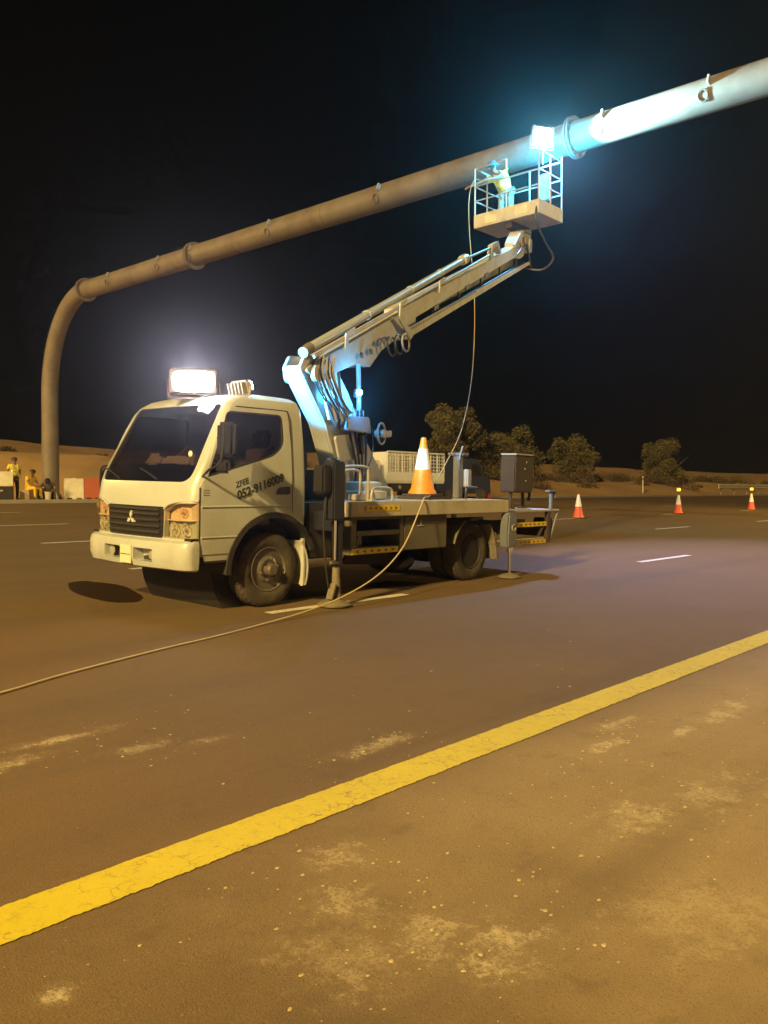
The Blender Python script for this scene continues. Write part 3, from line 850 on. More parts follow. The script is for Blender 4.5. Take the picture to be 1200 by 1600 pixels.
MB().bb((.06, -.45, .46), (.10, .45, .61)).obj('slot_backing', 'dark', bumper)
for yy in (.36, -.33):
    MB().lathe([(.045, -.03), (.04, -.04), (.002, -.045)], (.04, yy, .535), 'x', 18).obj('fog_lamp', 'lens', bumper)
# dark strip between bumper and lamps, sill step
MB().prism([(-.84, .683), (-.84, .708), (.84, .708), (.84, .683)], lambda a, b, t: (t + .05 * (a / .84) ** 2, a, b), .03, .16).obj('bumper_gap', 'black', truck)
MB().bb((.165, -.835, .47), (.56, -.70, .548)).obj('step', 'dark', truck, bevel=.01)
MB().bb((.165, .70, .47), (.56, .835, .548)).obj('step', 'dark', truck, bevel=.01)

# cowl, wipers, cab interior
ci = mesh_bool(cab_loft(-0.014), [('DIFFERENCE', cab_loft(-0.03, .49)), ('INTERSECT', xprism(round_poly([(-.74, 1.20), (-.74, 1.35), (.74, 1.35), (.74, 1.20)], .01), -1, .4))])
mesh_obj('cowl_band', ci, 'black', wsg)
for yy in (-.34, .30):
    MB().tube(smooth_path([(.045, yy, 1.235), (.10, yy + .22, 1.29), (.135, yy + .42, 1.335)], 4), .008, 6).obj('wiper', 'black', wsg)
dash = MB().bb((.27, -.74, .95), (.55, .74, 1.385)).obj('dashboard', 'black', truck, bevel=.05)
rr = random.Random(3)
for i in range(9):
    y = -.5 + .09 * i + rr.uniform(-.02, .02)
    MB().box((.315 + rr.uniform(-.02, .03), y, 1.41 + rr.uniform(.0, .02)), (.006, rr.uniform(.07, .14), rr.uniform(.05, .12)), Matrix.Rotation(rr.uniform(-.3, .3), 3, 'Z') @ Matrix.Rotation(rr.uniform(.2, .8), 3, 'Y')).obj('paper_sheet', 'paper', dash)
MB().lathe([(.03, 0), (.03, .004)], (.232, -.60, 1.475), 'x', 20).obj('windshield_sticker', 'paper', wsg).rotation_euler = (0, 0, 0)
for yy in (-.40, .40):
    sb = MB().bb((.75, yy - .24, .75), (1.2, yy + .24, .95)).obj('seat', 'seat', truck, bevel=.05)
    MB().box((1.2, yy, 1.28), (.13, .44, .62), Matrix.Rotation(R(10), 3, 'Y')).obj('seat_back', 'seat', sb, bevel=.05)
    MB().box((1.24, yy, 1.66), (.10, .26, .18), Matrix.Rotation(R(8), 3, 'Y')).obj('head_rest', 'seat', sb, bevel=.04)
ring = [(.52 + .085 * math.sin(a) , -.40 + .19 * math.cos(a), 1.27 + .17 * math.sin(a)) for a in (2 * math.pi * i / 24 for i in range(25))]
sw = MB().tube(ring, .014, 8).obj('steering_wheel', 'black', truck)
MB().tube([(.36, -.40, 1.1), (.52, -.40, 1.27)], .03, 8).obj('steering_column', 'black', sw)
MB().box((.62, .05, 1.86), (.03, .22, .07)).obj('rear_view_mirror', 'black', truck, bevel=.015)
# door mirrors: near one swung out on its arms, far one folded against the door
mr = MB(); mr.tube(smooth_path([(.20, -.84, 1.27), (.15, -1.0, 1.33), (.20, -1.11, 1.42), (.21, -1.13, 1.74)], 5), .011, 8)
mr.tube(smooth_path([(.235, -1.12, 1.72), (.30, -.98, 1.72), (.36, -.84, 1.62)], 5), .010, 8)
mo = mr.obj('mirror_arm', 'mirror_black', truck)
MB().box((.245, -1.12, 1.60), (.07, .20, .31), Matrix.Rotation(R(14), 3, 'Z')).obj('mirror_housing', 'mirror_black', mo, bevel=.03)
MB().box((.22, -1.11, 1.36), (.06, .16, .12), Matrix.Rotation(R(14), 3, 'Z')).obj('mirror_housing', 'mirror_black', mo, bevel=.025)
MB().box((.285, -1.11, 1.60), (.006, .17, .27), Matrix.Rotation(R(14), 3, 'Z')).obj('mirror_glass', 'chrome', mo)
mo = MB().tube(smooth_path([(.22, .84, 1.05), (.20, .92, 1.1), (.20, .92, 1.32), (.24, .85, 1.36)], 5), .011, 8).obj('mirror_arm', 'mirror_black', truck)
MB().box((.28, .90, 1.21), (.17, .05, .24)).obj('mirror_housing', 'mirror_black', mo, bevel=.02)
# rear of the cab: mud guard and small flap
for s in (-1, 1):
    rings = []
    for i in range(10):
        a = R(-22 + 58 * (1 - i / 9))
        rings.append([(1.03 + math.cos(a) * r, s * y, .36 + math.sin(a) * r) for r, y in ((.46, .58), (.46, .85), (.475, .85), (.475, .58))])
    MB().ring_sweep(rings).obj('mudguard', 'paint_dirty', truck)
    MB().prism([(1.425, .66), (1.455, .66), (1.47, .40), (1.465, .20), (1.43, .175), (1.44, .40)], lambda a, b, t: (a, t, b), s * .80, s * .845).obj('mud_flap', 'paint', truck, bevel=.004)

# ------------------------------------------------------------------ wheels
def wheel(x, y, side, dual=False):
    w = bpy.data.objects.new('wheel', None); w.location = (x, y, .37); w.empty_display_size = .1; link(w, truck)
    s = side
    def tyre(yo):
        R0, hw = .372, .095
        prof = [(.205, -hw * .80), (.225, -hw * .98), (.28, -hw * 1.08), (.33, -hw * 1.02), (.358, -hw * .88), (.370, -hw * .70),
                (.371, -hw * .45), (.362, -hw * .43), (.362, -hw * .36), (.372, -hw * .34), (.372, -hw * .06), (.363, -hw * .04), (.363, hw * .04), (.372, hw * .06),
                (.372, hw * .34), (.362, hw * .36), (.362, hw * .43), (.371, hw * .45), (.370, hw * .70), (.358, hw * .88), (.33, hw * 1.02), (.28, hw * 1.08), (.225, hw * .98), (.205, hw * .80)]
        o = MB().lathe(prof, (0, yo, 0), 'y', 48, cap=False).obj('tyre', 'rubber', w, smooth=50)
        for k in range(40):
            a = 2 * math.pi * k / 40
            rot = Matrix.Rotation(-a, 3, 'Y')
            mbk.box(rot @ Vector((.3695, 0, 0)) + Vector((0, yo + s * hw * .60, 0)), (.010, hw * .30, .026), rot)
            mbk.box(rot @ Vector((.3695, 0, 0)) + Vector((0, yo - s * hw * .60, 0)), (.010, hw * .30, .026), rot)
        return o
    mbk = MB()
    tyre(0)
    if dual: tyre(-s * .235)
    mbk.obj('tread_block', 'rubber', w)['kind'] = 'stuff'
    d = -1 if dual else 1       # front discs bulge out, rear outer discs are dished in
    f = .085
    if not dual:
        prof = [(.214, .075), (.222, .092), (.214, .098), (.203, .085), (.196, .030), (.170, .022), (.160, .050), (.115, .092), (.095, .098), (.090, .092)]
    else:
        prof = [(.214, .075), (.222, .092), (.214, .098), (.203, .085), (.198, .0), (.192, -.10), (.165, -.115), (.120, -.085), (.095, -.080), (.088, -.09)]
    rim = MB().lathe([(r, s * h) for r, h in prof] + [(.002, s * prof[-1][1])], (0, 0, 0), 'y', 40).obj('rim', 'dark' if dual else 'rim', w, smooth=45)  # rear dish coloured dark to deepen the shade in its hollow
    hub_h = .10 if not dual else -.08
    MB().lathe([(.062, s * (hub_h - .02)), (.060, s * (hub_h + .05)), (.045, s * (hub_h + .065)), (.002, s * (hub_h + .068))], (0, 0, 0), 'y', 24).obj('hub_cap', 'rim', w)
    for k in range(6):
        a = 2 * math.pi * k / 6 + .3
        hh = .098 if not dual else -.082
        MB().lathe([(.014, s * (hh - .01)), (.014, s * (hh + .022))], (.105 * math.cos(a), 0, .105 * math.sin(a)), 'y', 6).obj('wheel_nut', 'rim', w)
        a += .52
        hh = .037 if not dual else -.109
        MB().lathe([(.026, s * (hh - .012)), (.026, s * (hh + .006))], (.155 * math.cos(a), 0, .155 * math.sin(a)), 'y', 14).obj('vent_hole', 'dark', w)
    return w
wheel(1.03, -.695, -1); wheel(1.03, .695, 1)
wheel(4.37, -.69, -1, True); wheel(4.37, .69, 1, True)

# ------------------------------------------------------------------ chassis, deck, side boxes
ch = MB()
for y in (-.37, .37): ch.bb((.9, y - .04, .52), (6.2, y + .04, .72))
for x in (1.6, 2.6, 3.6, 5.2, 6.1): ch.bb((x, -.33, .56), (x + .08, .33, .68))
ch.bb((.5, -.3, .32), (1.6, .3, .80)); ch.tube([(1.03, -.6, .37), (1.03, .6, .37)], .055, 10); ch.tube([(4.37, -.55, .37), (4.37, .55, .37)], .075, 12)
ch.lathe([(.14, -.16), (.19, -.08), (.19, .08), (.14, .16)], (4.37, 0, .37), 'y', 16); ch.tube([(1.6, 0, .5), (4.3, 0, .4)], .045, 8)
ch.obj('chassis', 'dark', truck)
MB().bb((1.52, -.82, .44), (1.96, .82, 1.02)).obj('engine_box', 'dark', truck, bevel=.02)
MB().lathe([(.16, -.35), (.175, -.33), (.175, .33), (.16, .35)], (2.9, .55, .44), 'x', 18).obj('air_tank', 'dark', truck)
MB().prism([(2.55, .28), (2.62, .40), (3.42, .40), (3.45, .22), (3.0, .25)], lambda a, b, t: (a, t, b), -.30, -.26).obj('under_guard', 'brown', truck)

deck = MB(); deck.bb((1.98, -.95, .985), (4.93, .87, 1.025)); deck.obj('deck_plate', 'deck', truck, bevel=.006)
for y, d in ((-.955, .03), (.875, -.03)):
    MB().bb((1.98, y - .015, .865), (4.93, y + .015, 1.030)).obj('deck_edge', 'deck', truck, bevel=.008)
MB().bb((1.975, -.938, .867), (2.005, .858, 1.028)).obj('deck_edge', 'deck', truck, bevel=.006)
MB().bb((4.905, -.938, .867), (4.935, .858, 1.028)).obj('deck_edge', 'deck', truck, bevel=.006)
cross = MB()
for i in range(6): cross.bb((2.2 + .5 * i, -.9, .87), (2.26 + .5 * i, .85, .98))
cross.obj('cross_member', 'dark', truck)

def chevron(name_parent, x0, x1, zc, h, y, slope=0.0, n=6):
    st = MB().prism([(x0, zc - h / 2), (x0, zc + h / 2), (x1, zc + h / 2 + slope), (x1, zc - h / 2 + slope)], lambda a, b, t: (a, t, b), y, y + .003).obj('warning_strip', 'sticker', name_parent)
    mb = MB(); L = x1 - x0; w = L / (n + .6)
    for i in range(n):
        cx = x0 + w * (.8 + i); cz = zc + slope * (cx - x0) / L; d = -1 if i < n / 2 else 1; q = h * .33
        if i == n // 2 and n < 7: d = 1
        mb.prism([(cx - d * w * .28, cz + q), (cx + d * w * .30, cz), (cx - d * w * .28, cz - q), (cx - d * w * .05, cz)], lambda a, b, t: (a, t, b), y - .002, y - .0005)
    mb.obj('strip_chevron', 'sticker_black', st, smooth=0)
    return st
chevron(truck, 2.22, 2.76, .958, .060, -.9745)

# side tool box: open shelves at the front, closed door behind
tb = MB()
X0, X1, Z0, Z1, YN = 2.06, 3.71, .455, .862, -.90
tb.bb((X0, YN, Z0), (X0 + .09, YN + .45, Z1)); tb.bb((X0 + .79, YN, Z0), (X0 + .86, YN + .45, Z1))
tb.bb((X0 + .09, YN, Z0), (X0 + .79, YN + .45, Z0 + .075)); tb.bb((X0 + .09, YN, Z0 + .20), (X0 + .79, YN + .45, Z0 + .255)); tb.bb((X0 + .09, YN, Z1 - .03), (X0 + .79, YN + .45, Z1))
tbo = tb.obj('tool_box', 'olive', truck, bevel=.006)
MB().bb((X0 + .09, YN + .40, Z0 + .076), (X0 + .79, YN + .44, Z1 - .031)).obj('back_panel', 'dark', tbo)
MB().bb((X0 + .865, YN - .004, Z0 + .01), (X1, YN + .45, Z1)).obj('box_door', 'olive', tbo, bevel=.01)
MB().bb((X1 - .55, YN - .014, Z0 + .28), (X1 - .46, YN - .006, Z0 + .295)).obj('latch', 'galv', tbo)
MB().bb((X1 - .51, YN - .014, Z0 + .295), (X1 - .495, YN - .006, Z0 + .36)).obj('latch', 'galv', tbo)
MB().tube(smooth_path([(X0 + .2, YN + .1, Z0 + .08), (X0 + .2, YN + .1, Z0 + .15), (X0 + .24, YN + .1, Z0 + .19), (X0 + .27, YN + .12, Z0 + .1)], 4), .018, 8).obj('shackle', 'galv', tbo)
chevron(tbo, X0 + .01, X0 + .76, Z0 + .036, .062, YN - .006)
# rear wheel guards
for s in (-1, 1):
    for a0, a1 in ((118, 165), (10, 50)):
        rings = []
        for i in range(9):
            a = R(a0 + (a1 - a0) * i / 8)
            rings.append([(4.37 + math.cos(a) * r, s * y, .37 + math.sin(a) * r) for r, y in ((.445, .50), (.445, .86), (.46, .86), (.46, .50))])
        MB().ring_sweep(rings).obj('rear_mudguard', 'mud_metal', truck)
    MB().prism([(4.80, .60), (4.82, .60), (4.875, .25), (4.845, .25)], lambda a, b, t: (a, t, b), s * .52, s * .86).obj('mud_flap', 'mud_metal', truck)

# rear drop frame and platform
MB().bb((4.96, -.90, .855), (6.33, .82, .882)).obj('rear_platform', 'galv', truck, bevel=.004)
rf = MB(); rf.bb((5.06, -.90, .42), (5.13, -.84, .854)); rf.bb((6.03, -.90, .42), (6.10, -.84, .854)); rf.bb((5.131, -.885, .42), (6.029, -.855, .47)); rf.bb((5.131, -.885, .655), (6.029, -.855, .705))
rf.bb((5.06, .76, .42), (5.13, .82, .854)); rf.bb((6.03, .76, .42), (6.10, .82, .854)); rf.bb((6.05, -.82, .5), (6.09, .74, .62))
rfo = rf.obj('drop_frame', 'brown', truck, bevel=.005)
chevron(rfo, 5.16, 6.01, .685, .062, -.8885, n=7); chevron(rfo, 5.15, 6.0, .446, .055, -.8885, n=7)
MB().tube([(6.32, -.88, .86), (6.12, -.88, .47)], .016, 8).obj('stay_rod', 'jack_blue', rfo)
MB().bb((6.11, -.84, .56), (6.26, -.60, .76)).obj('tail_lamp', 'black', truck, bevel=.015)
tbk = MB(); tbk.bb((6.20, -.84, .883), (6.245, -.80, 1.13)); tbk.bb((6.12, -.86, 1.131), (6.33, -.78, 1.155)); tbk.bb((6.30, -.84, 1.04), (6.33, -.80, 1.13))
tbk.obj('tail_bracket', 'jack_blue', truck, bevel=.004)

# ------------------------------------------------------------------ outrigger jacks
def front_jack(y, s):
    j = MB(); x = 1.50
    j.bb((x - .075, y - .08, .86), (x + .09, y + .08, 1.44)); o = j.obj('jack', 'jack_dark', truck, bevel=.015)
    MB().bb((x - .20, y - .06, 1.12), (x - .077, y + .10, 1.40)).obj('valve_box', 'black', o, bevel=.02)
    MB().lathe([(.07, .862), (.07, 1.455), (.05, 1.47)], (x + .01, y - s * .03, 0), n=20).obj('jack_cylinder', 'jack_dark', o)
    MB().bb((x + .02, y - .05, .40), (x + .095, y + .05, .858)).obj('inner_column', 'jack_dark', o, bevel=.008)
    MB().tube([(x - .015, y + s * .045, .47), (x - .015, y + s * .045, .86)], .013, 10).obj('piston_rod', 'chrome', o)
    MB().box((x + .02, y, .445), (.14, .10, .03)).obj('rod_clamp', 'galv_dark', o)
    MB().lathe([(.060, .075), (.052, .15), (.034, .42), (.03, .45)], (x + .05, y, 0), n=16).obj('jack_leg', 'mud_metal', o)
    MB().lathe([(.165, .012), (.17, .026), (.14, .045), (.07, .07), (.05, .10)], (x + .03, y, 0), n=28).obj('jack_foot', 'mud_metal', o)
    MB().box((x - .04, y + s * .03, .16), (.02, .08, .16), Matrix.Rotation(R(20), 3, 'Y')).obj('foot_lug', 'mud_metal', o)
    MB().tube(smooth_path([(x - .1, y, 1.12), (x - .13, y, .8), (x - .09, y, .4), (x - .05, y, .2)], 5), .010, 6).obj('jack_hose', 'hose_black', o)
    MB().bb((x + .095, min(y - s * .08, -s * .0 + 0), .74), (x + .25, max(y - s * .08, 0), .94)).obj('outrigger_beam', 'jack_dark', o, bevel=.01)
front_jack(-1.20, -1)
front_jack(1.20, 1)
def rear_jack(y, s):
    x = 4.98
    o = MB().prism([(x - .14, .40), (x - .16, .56), (x - .13, .86), (x + .05, .86), (x + .06, .60), (x + .05, .42)], lambda a, b, t: (a, t, b), y - .07, y + .07).obj('jack', 'jack_blue', truck, bevel=.02)
    ring = [(x - .03 + .04 * math.cos(a), y + s * .073, .665 + .04 * math.sin(a)) for a in (R(60 + 300 * i / 14) for i in range(15))]
    MB().tube(ring, .009, 6).obj('lifting_eye', 'galv', o)
    MB().lathe([(.045, .34), (.045, .41)], (x, y, 0), n=16).obj('rod_gland', 'chrome', o)
    MB().tube([(x, y, .05), (x, y, .40)], .022, 12).obj('piston_rod', 'chrome', o)
    MB().lathe([(.14, .012), (.14, .028), (.11, .045), (.03, .07)], (x, y, 0), n=24).obj('jack_foot', 'mud_metal', o)
rear_jack(-.97, -1)
rear_jack(.95, 1)

# ------------------------------------------------------------------ turret and boom (swung out over the far lanes)
AL = R(20.8)
BD = Vector((math.cos(AL), math.sin(AL), 0)); BN = Vector((-math.sin(AL), math.cos(AL), 0)); B0 = Vector((7.3, 7.2, 0))
def bp(s, z, w=0.0): return B0 + BD * s + BN * w + Vector((0, 0, z))
def bprism(poly, w0, w1): return MB().prism(poly, lambda a, b, t: bp(a, b, t), w0, w1)
def btube(pts, r, n=8, k=0):
    P = [bp(*p) for p in pts]
    return MB().tube(smooth_path(P, k) if k else P, r, n)

tur = MB().lathe([(.42, 1.215), (.42, 1.30), (.36, 1.31), (.36, 1.40), (.30, 1.42)], (B0.x + .1, B0.y, 0), n=32).obj('turret', 'paint_dirty', truck, xf=W2T)
plate = round_poly([(-.42, 1.30), (-.55, 1.66), (-.80, 2.05), (-1.24, 2.42), (-1.43, 2.58), (-1.30, 2.74), (-.72, 2.80), (-.40, 2.62), (-.12, 2.42), (.20, 2.08), (.62, 1.74), (1.30, 1.26), (1.12, 1.20), (.55, 1.36), (.25, 1.30)], .04, 3)
for w in (-.105, .075):
    bprism(plate, w, w + .03).obj('turret_plate', 'paint', tur, xf=W2T, bevel=.004)
bprism([(-.42, 1.30), (-.55, 1.66), (-.80, 2.05), (-1.24, 2.42), (-1.43, 2.58), (-1.38, 2.62), (-1.20, 2.47), (-.74, 2.09), (-.48, 1.69), (-.36, 1.31)], -.073, .073).obj('front_web', 'paint', tur, xf=W2T)
bprism([(1.26, 1.29), (.60, 1.76), (.18, 2.10), (.14, 2.06), (.56, 1.70), (1.20, 1.24)], -.073, .073).obj('rear_web', 'paint_dirty', tur, xf=W2T)
bprism(round_poly([(-.48, 1.64), (-.62, 1.92), (-.1, 2.0), (.1, 1.7)], .05), -.14, -.107).obj('cover_plate', 'paint_dirty', tur, xf=W2T, bevel=.006)
for w in (-.18, .14): btube([(-1.15, 2.56, w), (-1.15, 2.56, w + .05)], .09, 20).obj('pivot_boss', 'galv', tur, xf=W2T)
# lift cylinder with polished rod
cyl = btube([(.16, 1.75, -.10), (.16, 2.28, -.10)], .065, 18).obj('lift_cylinder', 'jack_dark', tur, xf=W2T)
btube([(.16, 2.28, -.10), (.14, 2.86, -.10)], .030, 16).obj('piston_rod', 'bright_trim', cyl, xf=W2T)
btube([(.23, 2.2, -.10), (.21, 2.90, -.10)], .012, 8).obj('guide_rod', 'chrome', cyl, xf=W2T)
# added glowing bead and light, standing in for a blue glint on the rod
ml = MB().tube([bp(*p) for p in ((-.16, 2.40, -.20), (-.16, 2.50, -.20))], .030, 12).obj('added_glint', 'jack_dark', tur, xf=W2T)
MB().lathe([(.004, -.035), (.026, -.026), (.036, .0), (.026, .026), (.004, .035)], tuple(bp(-.17, 2.46, -.245)), 'z', 16).obj('glint_bead', 'glint_blue', ml, xf=W2T)
light('POINT', 'glint_light', W2T @ bp(-.24, 2.42, -.32), 42, (0.03, 0.42, 1.0), tur, shadow_soft_size=.03)
# control valve block with levers, looped hoses
vb = bprism(round_poly([(-.45, 2.00), (-.45, 2.16), (.16, 2.20), (.22, 2.00)], .03), -.24, -.11).obj('valve_block', 'jack_blue', tur, xf=W2T, bevel=.01)
for i in range(5):
    btube([(-.38 + .11 * i, 2.16, -.20), (-.40 + .11 * i, 2.27 + .02 * (i % 2), -.21)], .008, 6).obj('valve_lever', 'chrome', vb, xf=W2T)
ringp = [(.50 + .13 * math.cos(a), 2.02 + .13 * math.sin(a), -.26) for a in (2 * math.pi * i / 24 for i in range(25))]
btube(ringp, .014, 8).obj('hose_coil', 'hose', tur, xf=W2T)
MB().tube([bp(.5, 2.02, -.30), bp(.5, 2.02, -.18)], .05, 14).obj('hose_reel', 'galv', tur, xf=W2T)
bprism(round_poly([(.62, 1.98), (.62, 2.06), (.82, 2.08), (.82, 2.0)], .02), -.28, -.2).obj('junction_box', 'galv', tur, xf=W2T, bevel=.008)
rr = random.Random(11)
for i in range(12):
    o_ = rr.uniform(-.06, .06); w = -.125 - .010 * i; q_ = .026 * i
    btube([(-1.12 + q_, 2.72 + .03 * (i % 3), w), (-1.22 + q_ * 1.1 + o_, 2.58, w - .02), (-1.10 + q_ * 1.1, 2.40 + o_, w - .04), (-.82 + q_ + o_, 2.24, w - .03), (-.60 + q_ * .9, 2.10 + .01 * i, w)], .0085 + .003 * (i % 2), 6, 6).obj('hydraulic_hose', 'hose' if i % 4 else 'hose_black', tur, xf=W2T)
for i in range(4):
    w = -.15 - .025 * i
    btube([(-1.02 + .10 * i, 2.62, w), (-.94 + .10 * i, 2.36, w), (-.80 + .12 * i, 2.10, w)], .018, 8, 4).obj('hose_sleeve', 'paint_dirty', tur, xf=W2T)
for i in range(4):
    w = -.155 - .02 * i
    btube([(-.30 + .12 * i, 2.08, w), (-.22 + .09 * i, 1.85, w - .02), (-.06 + .05 * i, 1.62, w), (-.06 + .05 * i, 1.36, w + .02), (-.1, 1.24, w + .04)], .016, 6, 6).obj('hydraulic_hose', 'hose_black', tur, xf=W2T)
btube([(.18, 2.08, -.26), (.20, 1.86, -.27), (.10, 1.66, -.27), (-.12, 1.44, -.26)], .010, 6, 6).obj('hydraulic_hose', 'hose_black', tur, xf=W2T)

SL = 0.398
def bt(s): return 3.27 + SL * (s - .38)            # top line of the boom box
b1 = round_poly([(-1.34, bt(-1.34) - .02), (-1.30, bt(-1.30)), (2.15, bt(2.15)), (2.15, bt(2.15) - .36), (1.35, 3.34), (.80, 3.10), (.42, 2.84), (.02, 2.83), (-.62, 2.63), (-1.1, 2.50)], .03, 3)
boom = bprism(b1, -.14, .14).obj('boom', 'paint_dirty', truck, xf=W2T, bevel=.008)
b2 = [(1.6, bt(1.6) + .05), (9.15, bt(9.15) - .05), (9.15, bt(9.15) - .27), (1.6, bt(1.6) - .19)]
bprism(b2, -.135, .135).obj('boom_section', 'paint_dirty', boom, xf=W2T, bevel=.006)
b3 = [(1.8, bt(1.8) - .18), (9.0, bt(9.0) - .28), (9.0, bt(9.0) - .62), (1.8, bt(1.8) - .40)]
bprism(b3, .0, .10).obj('inner_section', 'brown', boom, xf=W2T)
# lower cable tray on the near side, perforated edge and ribs
TA, TZA, TB, TZB = 1.55, 3.36, 9.9, 6.45
def tz(s): return TZA + (TZB - TZA) * (s - TA) / (TB - TA)
tray = bprism([(TA, tz(TA)), (TB, tz(TB)), (TB, tz(TB) + .03), (TA, tz(TA) + .03)], -.19, -.02).obj('cable_tray', 'paint_dirty', boom, xf=W2T, bevel=.003)
bprism([(TA, tz(TA)), (TB, tz(TB)), (TB - .02, tz(TB) + .075), (TA + .02, tz(TA) + .15)], -.202, -.192).obj('tray_side', 'paint_dirty', tray, xf=W2T, bevel=.002)
tm = MB()
for i in range(46):
    s = TA + .2 + i * .075
    q = bprism([(s, tz(s) + .125), (s + .03, tz(s + .03) + .125), (s + .03, tz(s + .03) + .085), (s, tz(s) + .085)], -.206, -.203)
    tm.add(q.v, q.f)
tm.obj('tray_slot', 'galv_dark', tray, xf=W2T, smooth=0)
for i in range(5):
    s = TA + 1.4 + i * 1.45
    bprism([(s, tz(s) + .12), (s + .05, tz(s) + .14), (s + .05, bt(s) - .18), (s, bt(s) - .18)], -.12, -.09).obj('tray_hanger', 'brown', tray, xf=W2T)
btube([(TA + .3, tz(TA + .3) + .07, -.1), (4, tz(4) + .065, -.1), (7, tz(7) + .07, -.1), (TB - .2, tz(TB - .2) + .07, -.1)], .028, 8, 4).obj('tray_hose', 'hose_black', tray, xf=W2T)
# levelling tube along the top, thin guide rail under it
btube([(-1.30, bt(-1.30) + .18, -.10), (4.72, bt(4.72) + .25, -.10)], .052, 14).obj('levelling_tube', 'paint', boom, xf=W2T)
btube([(-1.34, bt(-1.34) + .17, -.10), (-1.18, bt(-1.18) + .185, -.10)], .058, 14).obj('tube_end', 'mud_metal', boom, xf=W2T)
btube([(4.66, bt(4.66) + .25, -.10), (4.86, bt(4.86) + .25, -.10)], .085, 14).obj('tube_end', 'paint', boom, xf=W2T)
btube([(4.8, bt(4.8) + .25, -.10), (6.6, bt(6.6) + .20, -.10)], .022, 10).obj('levelling_rod', 'jack_blue', boom, xf=W2T)
bprism([(6.5, bt(6.5)), (6.6, bt(6.6) + .26), (7.1, bt(7.1) + .26), (7.35, bt(7.35)), (7.2, bt(7.2)), (7.02, bt(7.02) + .17), (6.7, bt(6.7) + .17), (6.68, bt(6.68))], -.14, -.05).obj('rod_bracket', 'paint', boom, xf=W2T, bevel=.004)
btube([(-1.2, bt(-1.2) + .085, -.15), (6.3, bt(6.3) + .10, -.15)], .022, 10).obj('guide_rail', 'galv', boom, xf=W2T)
for s in (-.45, 1.35, 3.1):
    bprism([(s, bt(s) - .02), (s + .03, bt(s) + .17), (s + .30, bt(s + .3) + .17), (s + .30, bt(s + .3) + .12), (s + .10, bt(s + .1) + .10), (s + .10, bt(s + .1) - .02)], -.19, -.172).obj('rail_clip', 'paint', boom, xf=W2T, bevel=.003)
for s in (.4, 2.0, 3.4): btube([(s, bt(s) + .195 + .0117 * s, -.10), (s + .05, bt(s + .05) + .195 + .0117 * s, -.10)], .062, 14).obj('tube_clamp', 'paint', boom, xf=W2T)
bprism([(1.22, bt(1.22) - .02), (1.32, bt(1.32) - .02), (1.86, tz(1.86) + .02), (1.70, tz(1.7) - .03)], -.225, -.207).obj('strap_plate', 'paint', boom, xf=W2T, bevel=.004)
for k, (cs, cz, q) in enumerate(((.92, 3.17, .12), (1.10, 3.22, .12), (1.28, 3.27, .11))):
    btube([(cs + q * math.cos(a) * 1.3, cz + q * math.sin(a), -.24 - .03 * k) for a in (2 * math.pi * i / 24 for i in range(25))], .014, 8).obj('hose_loop', 'hose_black' if k < 2 else 'hose', boom, xf=W2T)
for (s, z) in ((.36, 3.02), (.60, 3.16), (.06, 2.93)): btube([(s, z, -.19), (s, z, -.165)], .035, 12).obj('pin_head', 'galv_dark', boom, xf=W2T)
for s in (2.95, 4.7, 6.0): bprism([(s, bt(s) - .20), (s + .22, bt(s + .22) - .20), (s + .22, bt(s + .22) - .27), (s, bt(s) - .27)], -.16, -.141).obj('wear_pad', 'galv_dark', boom, xf=W2T)
# boom head and basket link
hd = bprism(round_poly([(8.7, bt(8.7) - .30), (8.7, bt(8.7) + .04), (9.15, 6.98), (9.5, 7.10), (9.75, 6.95), (9.55, 6.55), (9.2, 6.40)], .04), -.12, .12).obj('boom_head', 'paint_dirty', boom, xf=W2T, bevel=.01)
for (s, z) in ((9.0, 6.62), (9.45, 6.86)): btube([(s, z, -.17), (s, z, .17)], .07, 16).obj('head_pin', 'galv', hd, xf=W2T)
bprism([(9.62, 6.62), (9.95, 6.72), (9.98, 7.02), (9.72, 6.98)], -.22, -.10).obj('head_cover', 'paint', hd, xf=W2T, bevel=.01)
btube([(8.3, bt(8.3) + .02, -.17), (8.9, bt(8.9) + .17, -.16), (9.3, 6.98, -.15)], .03, 8, 4).obj('tilt_rod', 'galv', hd, xf=W2T)
btube([(8.5, 6.3, -.2), (9.1, 6.66, -.24), (9.5, 6.62, -.22), (9.9, 6.35, -.2)], .022, 8, 5).obj('head_hose', 'hose_black', hd, xf=W2T)

# ------------------------------------------------------------------ work basket
BU0, BU1, BV0, BV1, BZ = 16.0, 17.0, 9.93, 11.66, 7.33
bk = MB(); t_ = .02
bk.bb((BU0, BV0, BZ), (BU1, BV1, BZ + .03))
basket = bk.obj('basket', 'paint_dirty', truck, xf=W2T, bevel=.003)
kick = [((BU0, BV0, BZ + .031), (BU0 + t_, BV1, BZ + .30)), ((BU1 - t_, BV0, BZ + .031), (BU1, BV1, BZ + .30)),
        ((BU0 + t_ + .001, BV0, BZ + .031), (BU1 - t_ - .001, BV0 + t_, BZ + .30)), ((BU0 + t_ + .001, BV1 - t_, BZ + .031), (BU1 - t_ - .001, BV1, BZ + .30))]
for a, b in kick: MB().bb(a, b).obj('kick_plate', 'paint_dirty', basket, xf=W2T, bevel=.004)
H_ = 1.36
i_ = .018
posts = [(BU0 + i_, BV0 + i_), (BU1 - i_, BV0 + i_), (BU0 + i_, BV1 - i_), (BU1 - i_, BV1 - i_), (BU0 + i_, BV0 + .86), (BU1 - i_, BV0 + .86), (BU0 + .5, BV0 + i_), (BU0 + .5, BV1 - i_)]
